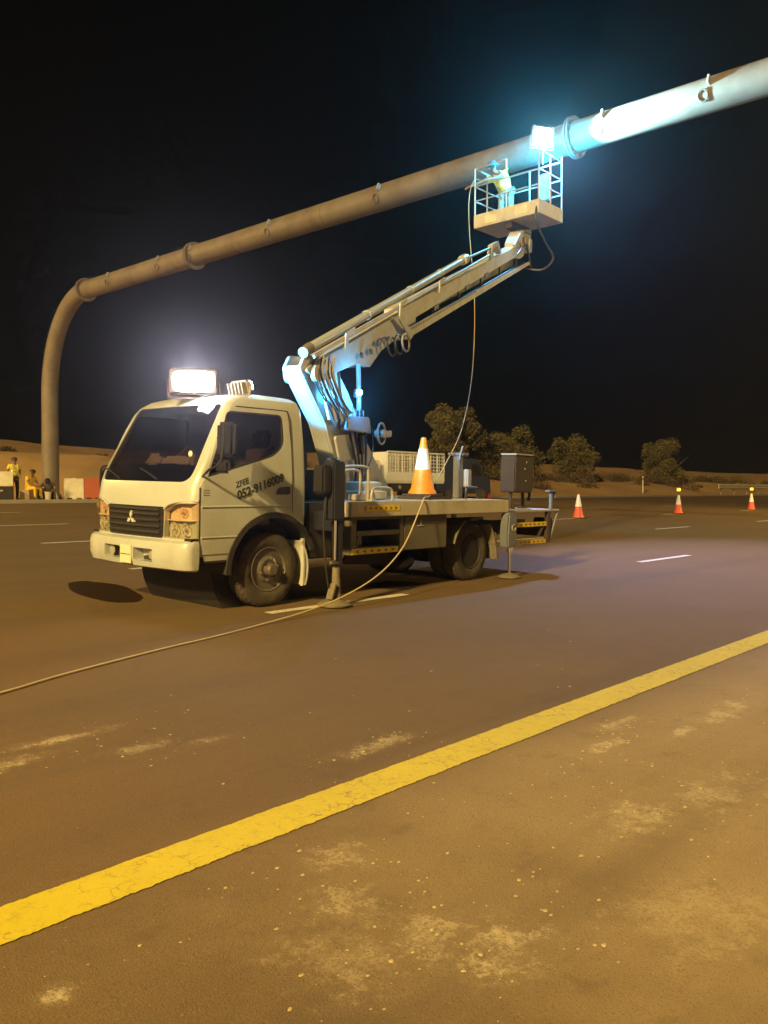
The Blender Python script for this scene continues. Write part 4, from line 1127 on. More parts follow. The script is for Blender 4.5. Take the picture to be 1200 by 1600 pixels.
for k, (u, v) in enumerate(posts):
    hh = H_ if k not in (0, 1) else H_ + .12
    MB().tube([(u, v, BZ + .29), (u, v, BZ + hh)], .018, 10).obj('rail_post', 'galv', basket, xf=W2T)
cor = [(BU0 + i_, BV0 + i_), (BU1 - i_, BV0 + i_), (BU1 - i_, BV1 - i_), (BU0 + i_, BV1 - i_)]
for hgt in (.62, .95, H_):
    for k in range(4):
        if hgt == H_ and k == 3: 
            a, b = cor[3], (BU0 + i_, BV0 + .86)
        else: a, b = cor[k], cor[(k + 1) % 4]
        MB().tube([(a[0], a[1], BZ + hgt), (b[0], b[1], BZ + hgt)], .016, 8).obj('guard_rail', 'galv', basket, xf=W2T)
for (v0, v1, z0, z1) in ((BV0 + .30, BV0 + .62, .07, .25), (BV1 - .62, BV1 - .32, .05, .22)):
    MB().bb((BU0 - .008, v0, BZ + z0), (BU0 - .002, v1, BZ + z1)).obj('basket_plate', 'barrier_white', basket, xf=W2T, bevel=.002)
MB().bb((BU1 - .16, BV0 + .30, BZ + .55), (BU1 - .04, BV0 + .55, BZ + 1.15)).obj('control_box', 'jack_blue', basket, xf=W2T, bevel=.02)
MB().bb((BU0 + .1, BV0 + .75, BZ - .14), (BU1 - .1, BV0 + .95, BZ - .002)).obj('floor_beam', 'brown', basket, xf=W2T, bevel=.01)
MB().prism([(16.02, 6.72), (16.02, 7.06), (16.55, 7.06), (16.40, 6.72)], lambda a, b, t: (a, t, b), 10.46, 10.70).obj('basket_mount', 'galv_dark', basket, xf=W2T, bevel=.01)
MB().tube(smooth_path([(16.03, 10.0, 7.5), (15.98, 9.98, 7.15), (16.3, 9.95, 6.75), (16.55, 9.90, 6.45), (16.4, 10.1, 6.2), (16.2, 10.5, 6.3), (16.0, 10.6, 6.45)], 6), .028, 8).obj('feed_hose', 'hose_black', basket, xf=W2T)

# things bolted on the deck: boom rest, control post, hoop rails
rest = MB(); rest.bb((4.72, -.30, 1.03), (4.82, -.20, 1.60)); rest.bb((4.70, -.38, 1.601), (4.84, -.12, 1.64))
ro = rest.obj('boom_rest', 'jack_blue', truck, bevel=.01)
MB().bb((4.84, -.36, 1.18), (4.94, -.22, 1.42)).obj('control_box', 'galv', ro, bevel=.015)
MB().tube([(4.70, -.32, 1.55), (4.66, -.40, 1.72)], .012, 8).obj('rest_pin', 'galv', ro)
MB().tube(smooth_path([(4.60, -.52, 1.03), (4.60, -.52, 1.15), (4.64, -.52, 1.18), (4.80, -.52, 1.18), (4.84, -.52, 1.15), (4.84, -.52, 1.03)], 4), .017, 8).obj('hoop_rail', 'black', truck)
def hoop(x0, x1, y, z1):
    MB().tube(smooth_path([(x0, y, 1.03), (x0, y, z1 - .06), (x0 + .05, y, z1), (x1 - .05, y, z1), (x1, y, z1 - .06), (x1, y, 1.03)], 4), .016, 8).obj('hoop_rail', 'galv', truck)
hoop(2.03, 2.42, -.80, 1.40); hoop(2.46, 2.80, -.82, 1.17); hoop(2.18, 2.44, -.66, 1.36)
MB().bb((2.05, -.60, 1.03), (2.30, -.10, 1.36)).obj('oil_tank', 'olive', truck, bevel=.02)
MB().bb((2.34, -.70, 1.03), (2.66, -.56, 1.10)).obj('valve_manifold', 'galv', truck, bevel=.01)
MB().lathe([(.04, 1.03), (.04, 1.12), (.025, 1.14)], (2.55, -.72, 0), n=14).obj('filler_cap', 'chrome', truck)
MB().prism([(1.62, 1.02), (1.62, 1.62), (1.94, 1.55), (1.94, 1.02)], lambda a, b, t: (a, t, b), -.35, .7).obj('pump_housing', 'dark', truck, bevel=.02)

# ================================================================== lamps carried by the truck
def dome(q, c, a, b, d):
    """bulging rounded lens of half size a x b, standing d proud of its housing"""
    rings = []
    for i in range(9):
        t = math.pi / 2 * i / 8; r = max(.02, math.cos(t) ** .35); h = d * math.sin(t)
        ring = []
        for j in range(32):
            g = 2 * math.pi * j / 32; ca, sa = math.cos(g), math.sin(g)
            e = (abs(ca) ** 4.5 + abs(sa) ** 4.5) ** (-1 / 4.5)
            ring.append(c + q @ Vector((a * r * e * ca, h, b * r * e * sa)))
        rings.append(ring)
    return MB().ring_sweep(rings)
def flood(name, label, loc, aim, w, h, glow, stand, frame_m='galv', bulge=.03):
    t = thing(name, label, 'work lamp', loc)
    f = Vector(aim).normalized(); q = f.to_track_quat('Y', 'Z').to_matrix()
    def put(c): return q @ Vector(c)
    MB().box(put((0, -.05, 0)), (w, .09, h), q).obj('lamp_housing', frame_m, t, bevel=.02)
    for i in range(5):
        MB().box(put((-w * .4 + w * .2 * i, -.115, 0)), (.012, .04, h * .85), q).obj('cooling_fin', frame_m, t)
    dome(q, Vector((0, 0, 0)), w * .42, h * .40, bulge).obj('lamp_face', glow, t)
    for s in (-1, 1): MB().tube([put((s * (w / 2 + .014), -.05, 0)), put((s * (w / 2 + .014), -.07, 0)) + Vector((0, 0, -h * .62))], .012, 8).obj('lamp_yoke', frame_m, t)
    MB().tube([(0, 0, -h * .62), (0, 0, -stand)], .016, 8).obj('lamp_stand', frame_m, t)
    MB().tube([put((-(w / 2 + .014), -.07, 0)) + Vector((0, 0, -h * .62)), put((w / 2 + .014, -.07, 0)) + Vector((0, 0, -h * .62))], .012, 8).obj('lamp_crossbar', frame_m, t)
    return t, f
CY = (0.42, 0.83, 1.0)
# cab roof, facing forward towards the viewer
lt, f = flood('work_lamp', 'glaring white work lamp on the front of the cab roof', TM @ Vector((.50, -.26, 2.185)), (-.60, -.80, -.05), .46, .25, 'lamp_white', .17, 'galv_dark')
light('SPOT', 'lamp_light', f * .14, 800, (0.88, 0.84, 1.0), lt, Vector((-.55, -.78, .42)), spot_size=R(100), spot_blend=1.0, shadow_soft_size=.12)
# cab roof, facing back at the boom
lt, f = flood('work_lamp', 'grey work lamp on the cab roof facing back to the boom', TM @ Vector((.86, -.60, 2.15)), (.95, .06, .26), .24, .13, 'lamp_cyan', .14, bulge=.02)
light('SPOT', 'lamp_light', f * .12, 800, (0.06, 0.50, 1.0), lt, f * 5, spot_size=R(72), spot_blend=.4, shadow_soft_size=.03)
# basket: strong blue-white lamp lighting the gantry arm
BL = Vector((16.62, 10.22, 9.22))
lt, f = flood('work_lamp', 'dazzling blue-white work lamp on the basket rail under the gantry arm', BL, (-.50, -.80, -.30), .54, .44, 'lamp_cyan', .62, 'galv_dark')
light('SPOT', 'lamp_light', f * .15, 9000, CY, lt, Vector((.80, -4.6, .26)), spot_size=R(98), spot_blend=.10, shadow_soft_size=.10)
light('SPOT', 'violet_fill', f * .15, 8500, (0.58, 0.50, 1.0), lt, Vector((-1.6, -6.9, -9.2)), spot_size=R(84), spot_blend=1.0, shadow_soft_size=.2)  # added violet fill for the road at right
light('SPOT', 'cone_fill', Vector((.2, .1, -.05)), 900, (0.22, 0.42, 1.0), lt, Vector((11.0, 2.0, -9.0)), spot_size=R(80), spot_blend=1.0, shadow_soft_size=.15)  # added blue fill towards the cones, no lamp head built for it
light('POINT', 'lamp_glow', f * .30 + Vector((.1, .1, -.30)), 1500, (0.04, 0.56, 0.95), lt, shadow_soft_size=.15)

# ================================================================== people
def skin_mesh(pts, edges, root, sub=2):
    """pts: name -> (position, radius). One continuous surface grown round the joints."""
    names = list(pts); idx = {k: i for i, k in enumerate(names)}
    me = bpy.data.meshes.new('tmp'); me.from_pydata([tuple(pts[k][0]) for k in names], [(idx[a], idx[b]) for a, b in edges], [])
    o = bpy.data.objects.new('tmp_skin', me); scene.collection.objects.link(o)
    md = o.modifiers.new('s', 'SKIN'); md.use_smooth_shade = True
    lay = me.skin_vertices[0].data if me.skin_vertices else None
    if lay is None:
        bpy.context.view_layer.objects.active = o; bm = bmesh.new(); bm.from_mesh(me); bm.verts.layers.skin.verify(); bm.to_mesh(me); bm.free(); lay = me.skin_vertices[0].data
    for k in names:
        r = pts[k][1]; lay[idx[k]].radius = (r, r) if not isinstance(r, tuple) else r
        lay[idx[k]].use_root = (k == root)
    sb = o.modifiers.new('u', 'SUBSURF'); sb.levels = sub; sb.render_levels = sub
    bpy.context.view_layer.update()
    out = bpy.data.meshes.new_from_object(o.evaluated_get(bpy.context.evaluated_depsgraph_get()))
    bpy.data.objects.remove(o); bpy.data.meshes.remove(me)
    for p in out.polygons: p.use_smooth = True
    return out

def person(label, loc, rz, J, top, trousers, head_m, helmet=False, strip=True, group=None):
    """J: joints in metres in the figure's own frame (faces -Y)"""
    t = thing('person', label, 'person', loc, rz, group)
    V3 = Vector
    P = {}; E = []
    rad = dict(pelvis=.13, waist=.12, chest=.14, neck=.055, head=.085, crown=.08, ls=.065, le=.045, lw=.032, rs=.065, re=.045, rw=.032,
               lh=.085, lk=.06, la=.042, lt=.035, rh=.085, rk=.06, ra=.042, rt=.035)
    for k in rad: P[k] = (V3(J[k]), rad[k])
    E += [('pelvis', 'waist'), ('waist', 'chest'), ('chest', 'neck'), ('neck', 'head'), ('head', 'crown'), ('chest', 'ls'), ('ls', 'le'), ('le', 'lw'), ('chest', 'rs'), ('rs', 're'), ('re', 'rw'),
          ('pelvis', 'lh'), ('lh', 'lk'), ('lk', 'la'), ('la', 'lt'), ('pelvis', 'rh'), ('rh', 'rk'), ('rk', 'ra'), ('ra', 'rt')]
    for sd in 'lr':
        w = V3(J[sd + 'w']); d = (w - V3(J[sd + 'e'])).normalized(); q = d.orthogonal().normalized()
        pm = w + d * .07; P[sd + 'palm'] = (pm, .03); E.append((sd + 'w', sd + 'palm'))
        for i, ln in enumerate((.065, .075, .07, .055)):
            a = pm + q * (.03 - .02 * i) + d * .035; b = a + d * ln * .6 + V3((0, 0, -.012)); c = b + d * ln * .4 + V3((0, 0, -.02))
            for nm, pt, r in (('a', a, .010), ('b', b, .009), ('c', c, .008)): P[sd + nm + str(i)] = (pt, r)
            E += [(sd + 'palm', sd + 'a' + str(i)), (sd + 'a' + str(i), sd + 'b' + str(i)), (sd + 'b' + str(i), sd + 'c' + str(i))]
        a = w + d * .03 + q * .04; b = a + d * .035 + q * .015
        P[sd + 'ta'] = (a, .011); P[sd + 'tb'] = (b, .010); E += [(sd + 'w', sd + 'ta'), (sd + 'ta', sd + 'tb')]
    me = skin_mesh(P, E, 'pelvis'); me.materials.append(M['skin']); link(bpy.data.objects.new('body', me), t)
    def cloth(name, keys, edges, root, grow, m):
        Q = {k: (P[k][0], P[k][1] * grow + .006) for k in keys}
        c = skin_mesh(Q, edges, root); c.materials.append(M[m]); return link(bpy.data.objects.new(name, c), t)
    J2 = lambda a, b, k: P[a][0].lerp(P[b][0], k)
    P['lse'] = (J2('ls', 'le', .6), .055); P['rse'] = (J2('rs', 're', .6), .055)
    P['nb'] = (J2('chest', 'neck', .55), .075)
    ts = cloth('top_garment', ['pelvis', 'waist', 'chest', 'nb', 'ls', 'lse', 'rs', 'rse'], [('pelvis', 'waist'), ('waist', 'chest'), ('chest', 'nb'), ('chest', 'ls'), ('ls', 'lse'), ('chest', 'rs'), ('rs', 'rse')], 'waist', 1.13, top)
    cloth('trousers', ['pelvis', 'lh', 'lk', 'la', 'rh', 'rk', 'ra'], [('pelvis', 'lh'), ('lh', 'lk'), ('lk', 'la'), ('pelvis', 'rh'), ('rh', 'rk'), ('rk', 'ra')], 'pelvis', 1.12, trousers)
    if strip:
        ax = (P['chest'][0] - P['waist'][0]).normalized(); c = J2('waist', 'chest', .35); u = ax.orthogonal().normalized(); w = ax.cross(u)
        ringv = [c + (u * math.cos(a) + w * math.sin(a)) * .172 for a in (2 * math.pi * i / 20 for i in range(21))]
        MB().tube(ringv, .016, 6).obj('reflective_strip', 'vest_strip', ts)
        for sd in 'lr':
            a = P[sd + 's'][0] * .55 + P['chest'][0] * .45
            f = V3((0, -.155, 0)) if abs(ax.z) > .6 else ax.cross(V3((1, 0, 0))).normalized() * .15
            MB().tube([c + (a - P['chest'][0]) * .8 + f * 1.04, a + f * .95, a + ax * .09 + f * .35], .016, 6).obj('reflective_strip', 'vest_strip', ts)
    # head details
    hd = P['head'][0]; up = (P['crown'][0] - P['neck'][0]).normalized(); fwd = V3(J.get('look', (0, -1, 0))).normalized(); fwd = (fwd - up * fwd.dot(up)).normalized(); sd_ = up.cross(fwd)
    fm = MB()
    for s in (-1, 1):
        fm.lathe([(.012, -.006), (.012, .006)], tuple(hd + fwd * .088 + sd_ * .034 * s + up * .015), 'z', 8)
    fm.obj('eyes', 'hair', t)
    MB().tube([hd + fwd * .085 + up * .015, hd + fwd * .112 - up * .022, hd + fwd * .09 - up * .03], [.009, .014, .008], 8).obj('nose', 'skin', t)
    MB().tube([hd + fwd * .088 - up * .052 + sd_ * .025, hd + fwd * .094 - up * .053, hd + fwd * .088 - up * .052 - sd_ * .025], .007, 6).obj('mouth', 'dark_cloth', t)
    for s in (-1, 1): MB().tube([hd + sd_ * .09 * s + up * .03, hd + sd_ * .102 * s, hd + sd_ * .09 * s - up * .03], [.012, .018, .010], 8).obj('ear', 'skin', t)
    rings = []
    c = hd + up * .045 + fwd * (-.012)
    for i in range(9):
        a = math.pi / 2 * i / 8; r = .115 * math.cos(a) + .004; h = .105 * math.sin(a)
        rings.append([c + up * h + (fwd * math.cos(b) * 1.08 + sd_ * math.sin(b)) * r for b in (2 * math.pi * j / 20 for j in range(20))])
    cap = MB().ring_sweep(rings)
    if helmet:
        br = [[c + up * z + (fwd * (math.cos(b) * 1.15 + .03) + sd_ * math.sin(b)) * r for b in (2 * math.pi * j / 20 for j in range(20))] for r, z in ((.112, .0), (.140, -.004), (.140, -.014), (.112, -.014))]
        cap.ring_sweep(br)
    cap.obj('helmet' if helmet else 'hair', head_m, t)
    # boots
    for sd in 'lr':
        a, b = V3(J[sd + 'a']), V3(J[sd + 't'])
        MB().tube([a + V3((0, 0, .08)), a + V3((0, .02, -.02)), (a + b) / 2 + V3((0, 0, -.02)), b + V3((0, 0, -.01)), b + (b - a).normalized() * .05], [.052, .058, .052, .046, .02], 10).obj('boot', 'hair', t)
    return t

STAND = dict(pelvis=(0, 0, .95), waist=(0, .01, 1.12), chest=(0, 0, 1.34), neck=(0, -.02, 1.53), head=(0, -.04, 1.62), crown=(0, -.03, 1.70), ls=(.19, 0, 1.42), le=(.25, .03, 1.14), lw=(.16, -.18, 1.02),
             rs=(-.19, 0, 1.42), re=(-.26, .03, 1.14), rw=(-.15, -.20, 1.04), lh=(.10, 0, .88), lk=(.11, -.03, .49), la=(.12, .02, .09), lt=(.14, -.14, .04), rh=(-.10, 0, .88), rk=(-.12, -.02, .49), ra=(-.12, .03, .09), rt=(-.14, -.13, .04))
SIT = dict(pelvis=(0, .1, .46), waist=(0, .10, .62), chest=(0, .02, .84), neck=(0, -.05, 1.02), head=(0, -.09, 1.10), crown=(0, -.09, 1.18), ls=(.19, .02, .92), le=(.25, -.10, .68), lw=(.10, -.30, .62),
           rs=(-.19, .02, .92), re=(-.25, -.10, .68), rw=(-.08, -.30, .60), lh=(.10, .02, .46), lk=(.15, -.36, .50), la=(.13, -.36, .10), lt=(.14, -.52, .04), rh=(-.10, .02, .46), rk=(-.15, -.36, .50), ra=(-.13, -.34, .10), rt=(-.14, -.50, .04))
CROUCH = dict(pelvis=(0, .18, .30), waist=(0, .14, .46), chest=(0, -.06, .62), neck=(0, -.20, .72), head=(0, -.28, .74), crown=(0, -.32, .81), ls=(.19, -.06, .68), le=(.30, -.22, .46), lw=(.16, -.46, .34),
              rs=(-.19, -.06, .68), re=(-.32, -.20, .48), rw=(-.12, -.48, .36), lh=(.11, .10, .30), lk=(.20, -.26, .46), la=(.16, .0, .10), lt=(.18, -.15, .04), rh=(-.11, .10, .30), rk=(-.20, -.26, .46), ra=(-.16, .02, .10), rt=(-.18, -.13, .04), look=(0, -.8, -.6))
def faces(u, v): return math.atan2(0 - v, 0 - u) + math.pi / 2       # turn the figure's -Y to the camera
def gz(u, v): return terrain_z(u, v)
u, v = 15.75, 34.6
person('worker in yellow reflective vest standing left of the gantry pole', (u, v, gz(u, v) - .02), faces(u, v) + .3, STAND, 'vest', 'dark_cloth', 'helmet_brown', helmet=True)
u, v = 16.05, 33.75
person('worker in yellow shirt sitting on a low carton by the kerb', (u, v, gz(u, v) - .02), faces(u, v) + .8, SIT, 'yellow_cloth', 'yellow_cloth', 'hair', strip=False)
u, v = 16.85, 33.9
person('dark-haired worker crouching at the foot of the gantry pole', (u, v, gz(u, v) - .02), faces(u, v) - .1, CROUCH, 'grey_cloth', 'dark_cloth', 'hair', strip=False)
# worker in the basket, bent over the left rail
REACH = dict(pelvis=(.05, .05, .86), waist=(.0, .02, 1.0), chest=(-.12, -.05, 1.14), neck=(-.22, -.12, 1.26), head=(-.24, -.16, 1.34), crown=(-.24, -.15, 1.42), ls=(.06, -.05, 1.26), le=(-.10, -.24, 1.08), lw=(-.34, -.34, 1.02),
             rs=(-.26, .04, 1.18), re=(-.50, -.04, 1.08), rw=(-.72, -.14, .98), lh=(.14, .04, .80), lk=(.16, -.06, .45), la=(.15, .02, .10), lt=(.16, -.14, .05), rh=(-.04, .06, .80), rk=(-.06, -.05, .45), ra=(-.06, .02, .10), rt=(-.07, -.14, .05), look=(-.7, -.7, -.3))
person('worker in reflective jacket and blue helmet leaning out of the lift basket', (16.50, 11.18, BZ + .03), faces(16.5, 10.9) - .1, REACH, 'vest', 'teal_cloth', 'helmet_blue', helmet=True)

# ================================================================== kerbside things
def barrier(name, label, m, u, v, w, h, rz):
    t = thing(name, label, 'barrier', (u, v, gz(u, v) - .02), rz, 'plastic road barriers by the gantry pole')
    prof = [(-.24, 0), (-.24, .12), (-.12, .30), (-.08, h), (.08, h), (.12, .30), (.24, .12), (.24, 0)]
    MB().prism(prof, lambda a, b, s: (s, a, b), -w / 2, w / 2).obj('barrier_body', m, t, bevel=.025)
    for s in (-1, 1): MB().box((s * w * .25, 0, .05), (.22, .50, .09)).obj('fork_slot', 'dark', t)
    MB().lathe([(.06, h), (.06, h + .025)], (0, 0, 0), n=16).obj('filler_cap', m, t)
    MB().lathe([(.04, -w / 2 - .02), (.04, -w / 2)], (0, 0, .6), 'x', 12).obj('link_lug', m, t)
barrier('road_barrier', 'white plastic road barrier between gantry pole and truck', 'barrier_white', 18.72, 35.3, .82, .95, -.42)
barrier('road_barrier', 'red plastic road barrier beside the white one', 'barrier_red', 19.42, 34.95, .72, .95, -.42)
t = thing('carton', 'brown carton under the worker in the yellow shirt', 'box', (16.1, 33.9, gz(16.1, 33.9) - .02), .5)
MB().bb((-.4, -.22, 0), (.4, .22, .42)).obj('carton_body', 'cardboard', t, bevel=.01)
MB().bb((-.4, -.005, .421), (.4, .005, .428)).obj('tape', 'paper', t)
t = thing('bucket', 'white pail at the foot of the gantry pole', 'bucket', (16.6, 33.45, gz(16.6, 33.45) - .01))
MB().lathe([(.11, 0), (.14, .30), (.15, .305), (.15, .33), (.13, .33), (.10, .02)], n=20).obj('pail', 'barrier_white', t)
MB().tube(smooth_path([(-.14, 0, .31), (-.08, .1, .36), (.08, .1, .36), (.14, 0, .31)]), .006, 6).obj('handle', 'galv', t)
t = thing('site_cabinet', 'dark site cabinet with pale raised lid at the left edge', 'cabinet', (14.95, 34.0, gz(14.95, 34.0) - .02), faces(14.95, 34.0))
MB().bb((-.45, -.3, 0), (.45, .3, .55)).obj('cabinet_body', 'dark', t, bevel=.02)
MB().box((0, .24, .86), (.88, .04, .60), Matrix.Rotation(R(-12), 3, 'X')).obj('lid', 'barrier_white', t, bevel=.01)
MB().bb((-.06, -.315, .35), (.06, -.302, .42)).obj('latch', 'galv', t)

# ================================================================== traffic cones
def cone(label, u, v, z, h, m, beacon=False, rz=.3, split=(.42, .86), group='traffic cones on the road'):
    t = thing('traffic_cone', label, 'traffic cone', (u, v, z), rz, group)
    r0, r1 = .160 * h / .75, .032
    rad = lambda k: r0 + (r1 - r0) * k
    b = MB(); b.prism(round_poly([(-.21, -.21), (-.21, .21), (.21, .21), (.21, -.21)], .07), lambda a, c, s: (a * h / .75, c * h / .75, s), 0, .035); b.obj('cone_base', 'cone_base', t, bevel=.008)
    e = .0
    for nm, k0, k1, mm, g in (('cone_body', .03, split[0], m, 0), ('reflective_sleeve', split[0], split[1], 'cone_white', .003), ('cone_tip', split[1], 1.0, m, 0)):
        z0, z1 = .035 + (h - .035) * k0, .035 + (h - .035) * k1
        if nm == 'cone_body': prof = [(r0 * 1.14, .036), (r0 * 1.12, .06), (rad(k0 + .04), z0 + .045), (rad(k1), z1)]
        else: prof = [(rad(k0) + g, z0), (rad(k1) + g, z1)] + ([(r1 * .5, z1 + .004)] if nm == 'cone_tip' else [])
        MB().lathe(prof, n=28).obj(nm, mm, t)
    if beacon:
        s = MB().lathe([(.02, h - .02), (.02, h + .12), (.05, h + .13)], n=10).obj('beacon_stem', 'black', t)
        MB().lathe([(.04, h + .131), (.065, h + .15), (.075, h + .20), (.065, h + .25), (.02, h + .27)], n=20).obj('beacon_lens', 'beacon', t)
        light('POINT', 'beacon_light', (0, -.15, h + .22), 6, (1.0, .5, .08), t, shadow_soft_size=.08)
    return t
cone('worn orange cone with white sleeve standing on the truck deck', 8.40, 6.92, (TM @ Vector((4.0, -.3, 1.026))).z, .75, 'cone', split=(.43, .80), rz=.2, group='traffic cones')
pad = thing('rubber_pad', 'flat dark rubber pad under the deck cone', 'pad', TM @ Vector((4.02, -.30, 1.0255)))
pad.rotation_euler = (math.atan(CF), 0, .1)
MB().prism(round_poly([(-.33, -.22), (-.33, .22), (.33, .22), (.33, -.22)], .05), lambda a, c, s: (a, c, s), 0, .03).obj('pad_sheet', 'cone_base', pad, bevel=.008)
for o in bpy.data.objects:
    if o.name == 'traffic_cone': o.location.z += .03; o.rotation_euler.x = math.atan(CF)
RC = 'traffic cones along the far lane line'
cone('red and white cone without a beacon, nearest to the truck tail', 26.1, 14.58, road_z(14.58), .84, 'cone_red', split=(.46, .97), group=RC)
cone('red and white cone with amber beacon in front of the lone tree', 34.2, 14.5, road_z(14.5), .80, 'cone_red', True, split=(.46, .97), group=RC)
cone('red and white cone with beacon at the far right by the rail', 43.4, 14.7, road_z(14.7), .84, 'cone_red', True, split=(.46, .97), group=RC)
cone('small distant cone with lit amber beacon beyond the truck deck', 45.0, 31.6, road_z(31.6), 1.0, 'cone_red', True, split=(.46, .97), group=RC)

# dark box on legs on the rear platform
eq = thing('equipment_box', 'dark brown box on two legs standing on the truck rear platform', 'equipment box', TM @ Vector((5.90, -.45, .884)), R(8))
eq.scale = (.74, .74, .94)
eq.rotation_euler = (math.atan(CF), 0, R(6))
MB().prism(round_poly([(-.38, .24), (-.40, .50), (-.37, .80), (.37, .80), (.42, .52), (.36, .24)], .05), lambda a, b, t: (a, t, b), -.16, .16).obj('box_body', 'box_brown', eq, bevel=.02)
MB().bb((-.37, -.17, .801), (.37, .17, .825)).obj('box_rim', 'galv', eq, bevel=.008)
for s in (-1, 1):
    MB().tube([(s * .25, 0, 0.001), (s * .25, 0, .26)], .035, 8).obj('leg', 'box_brown', eq)
    MB().box((s * .25, 0, .010), (.16, .14, .018)).obj('leg_foot', 'box_brown', eq)
for (x, z) in ((.06, .70), (.0, .60), (.05, .42)): MB().lathe([(.014, -.172), (.014, -.16)], (x, 0, z), 'y', 10).obj('rivet', 'galv', eq)
MB().tube(smooth_path([(.39, -.05, .6), (.47, -.05, .45), (.44, -.05, .2), (.40, -.05, .12)]), .03, 8).obj('side_grip', 'box_brown', eq)

# ================================================================== cable from basket over the deck to the road
pts = [(16.05, 11.45, 8.38), (15.95, 11.62, 8.40), (15.9, 11.72, 8.0), (15.55, 11.45, 7.1), (14.3, 10.4, 5.25), (12.6, 9.2, 3.55), (10.9, 8.15, 2.35), (9.55, 7.45, 1.68), (8.72, 7.02, 1.36), (8.25, 6.68, 1.245), (7.62, 6.25, 1.225)]
pts += [(7.42, 6.15, 1.10), (6.95, 5.98, .72), (6.45, 5.86, .47), (5.9, 5.80, .30), (5.32, 5.76, .20), (4.63, 5.64, .158), (4.05, 5.48, .152), (3.49, 5.35, .149), (2.63, 5.10, .143), (2.15, 4.92, .138), (1.4, 4.72, .133), (.4, 4.7, .132)]
cb = MB().tube(smooth_path(pts, 8), .0075, 8).obj('power_cable', 'cable')
tag(cb, 'thin pale cable hanging from the basket over the deck and along the road', 'cable')

# ================================================================== vehicles behind
wt = thing('cage_truck', 'small white truck with cage sides parked on the far side', 'truck', (31.35, 30.0, road_z(30.6)))
def q(a, b, m, name, bev=.02, par=wt): return MB().bb(a, b).obj(name, m, par, bevel=bev)
cabp = round_poly([(.0, .45), (.02, 1.05), (.45, 2.05), (.60, 2.15), (1.55, 2.15), (1.62, 2.05), (1.62, .45)], .05)
cb_ = MB().prism(cabp, lambda a, b, t: (a, t, b), 0, 1.7).obj('cab_body', 'paint_far', wt, bevel=.03)
for y in (-.006, 1.706):
    MB().prism(round_poly([(.42, 1.25), (.66, 1.95), (1.40, 1.95), (1.42, 1.42), (1.25, 1.38)], .05), lambda a, b, t: (a, t, b), y - .006, y + .006).obj('side_window', 'black', cb_)
MB().box((.2, .85, 1.58), (.02, 1.4, .78), Matrix.Rotation(R(23.4), 3, 'Y')).obj('windscreen', 'black', cb_)
q((2.05, -.1, .95), (6.9, 1.8, 1.05), 'paint_far', 'bed_floor')
for y in (-.12, 1.80): q((2.05, y, 1.052), (6.9, y + .04, 1.55), 'paint_far', 'drop_side', .01)
q((2.02, -.08, 1.052), (2.06, 1.80, 2.6), 'paint_far', 'head_board', .01)
for y in (-.10, 1.82):
    for i in range(9):
        if y < 0 or i < 9: MB().tube([(2.08 + .6 * i, y, 1.55), (2.08 + .6 * i, y, 2.62)], .028, 6).obj('cage_post', 'paint_far', wt)
    for k in range(6): MB().tube([(2.06, y, 1.66 + .19 * k), (6.9, y, 1.66 + .19 * k)], .022 if k < 5 else .05, 6).obj('cage_rail', 'paint_far', wt)
    mb = MB()
    for i in range(19): mb.tube([(2.2 + .25 * i, y, 1.56), (2.2 + .25 * i, y, 2.6)], .016, 4)
    mb.obj('cage_mesh', 'paint_far', wt, smooth=0)
for x in (.95, 5.2):
    for y in (.12, 1.58):
        w_ = bpy.data.objects.new('wheel', None); w_.location = (x, y, .38); link(w_, wt)
        MB().lathe([(.21, -.11), (.35, -.12), (.38, -.08), (.38, .08), (.35, .12), (.21, .11)], (0, 0, 0), 'y', 24).obj('tyre', 'rubber', w_)
        MB().lathe([(.20, -.115), (.12, -.10), (.05, -.13), (.05, .13), (.12, .10), (.20, .115)], (0, 0, 0), 'y', 20).obj('rim', 'rim', w_)
q((1.7, .35, .5), (6.8, 1.35, .90), 'dark', 'chassis')
q((2.4, -.02, .50), (4.4, .10, .92), 'dark', 'side_guard')
MB().lathe([(.10, -.05), (.10, .0)], (3.1, -.03, .74), 'y', 16).obj('filler_cap', 'galv', wt)
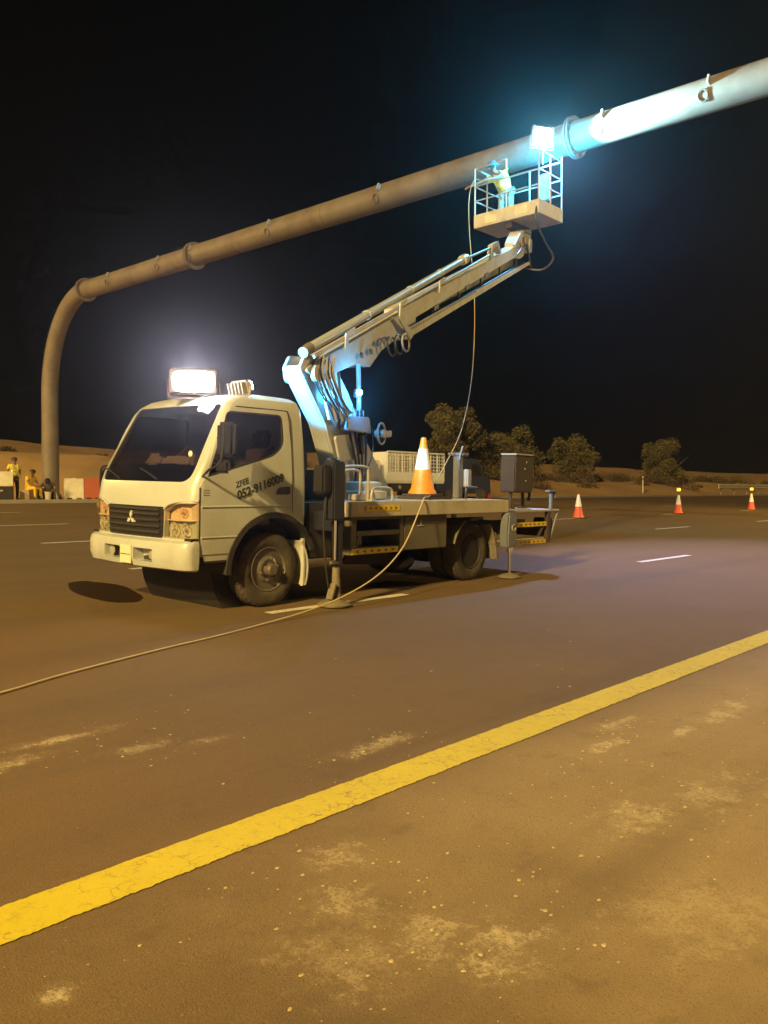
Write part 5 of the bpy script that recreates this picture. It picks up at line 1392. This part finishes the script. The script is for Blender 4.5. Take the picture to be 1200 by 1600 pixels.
vn = thing('dark_van', 'dark blue van standing beyond the white cage truck', 'van', (39.2, 31.0, road_z(31.6) + 0.0))
vb_ = MB().prism(round_poly([(0, .35), (.0, 2.35), (.12, 2.5), (3.7, 2.5), (4.1, 2.3), (4.6, 1.5), (5.2, 1.2), (5.25, .35)], .12), lambda a, b, t: (a, t, b), 0, 1.8).obj('van_body', 'navy', vn, bevel=.05)
MB().prism(round_poly([(3.2, 1.45), (3.2, 2.15), (3.85, 2.15), (4.3, 1.45)], .06), lambda a, b, t: (a, t, b), -.008, .004).obj('side_window', 'black', vb_)
MB().bb((1.2, -.006, .6), (1.22, .002, 2.2)).obj('door_seam', 'black', vb_)
MB().bb((2.55, -.03, 1.25), (2.75, -.002, 1.29)).obj('door_handle', 'galv', vb_)
MB().bb((-.02, .25, 1.1), (-.001, .42, 1.5)).obj('tail_lamp', 'amber_lens', vb_)
for x in (.9, 4.3):
    for y in (.1, 1.7):
        w_ = bpy.data.objects.new('wheel', None); w_.location = (x, y, .34); link(w_, vn)
        MB().lathe([(.20, -.11), (.31, -.12), (.34, -.08), (.34, .08), (.31, .12), (.20, .11)], (0, 0, 0), 'y', 24).obj('tyre', 'rubber', w_)
        MB().lathe([(.19, -.115), (.05, -.12), (.05, .12), (.19, .115)], (0, 0, 0), 'y', 20).obj('rim', 'rim', w_)

# ================================================================== added haze that gives the lamps their halos
def haze(density, aniso):
    m = bpy.data.materials.new('glow_haze'); m.use_nodes = True
    n = m.node_tree.nodes; l = m.node_tree.links
    n.remove(n['Principled BSDF'])
    pv = n.new('ShaderNodeVolumePrincipled')
    pv.inputs['Color'].default_value = (0.9, 0.9, 0.95, 1)
    pv.inputs['Density'].default_value = density
    pv.inputs['Anisotropy'].default_value = aniso
    l.new(pv.outputs[0], n['Material Output'].inputs['Volume'])
    me = MB().bb((-170, -310, -4.5), (960, 960, 24)).mesh('haze'); me.materials.append(m)
    o = link(bpy.data.objects.new('haze', me)); o['kind'] = 'stuff'
    o['label'] = 'thin added haze making the glow around the work lamps'
haze(0.0014, 0.90)
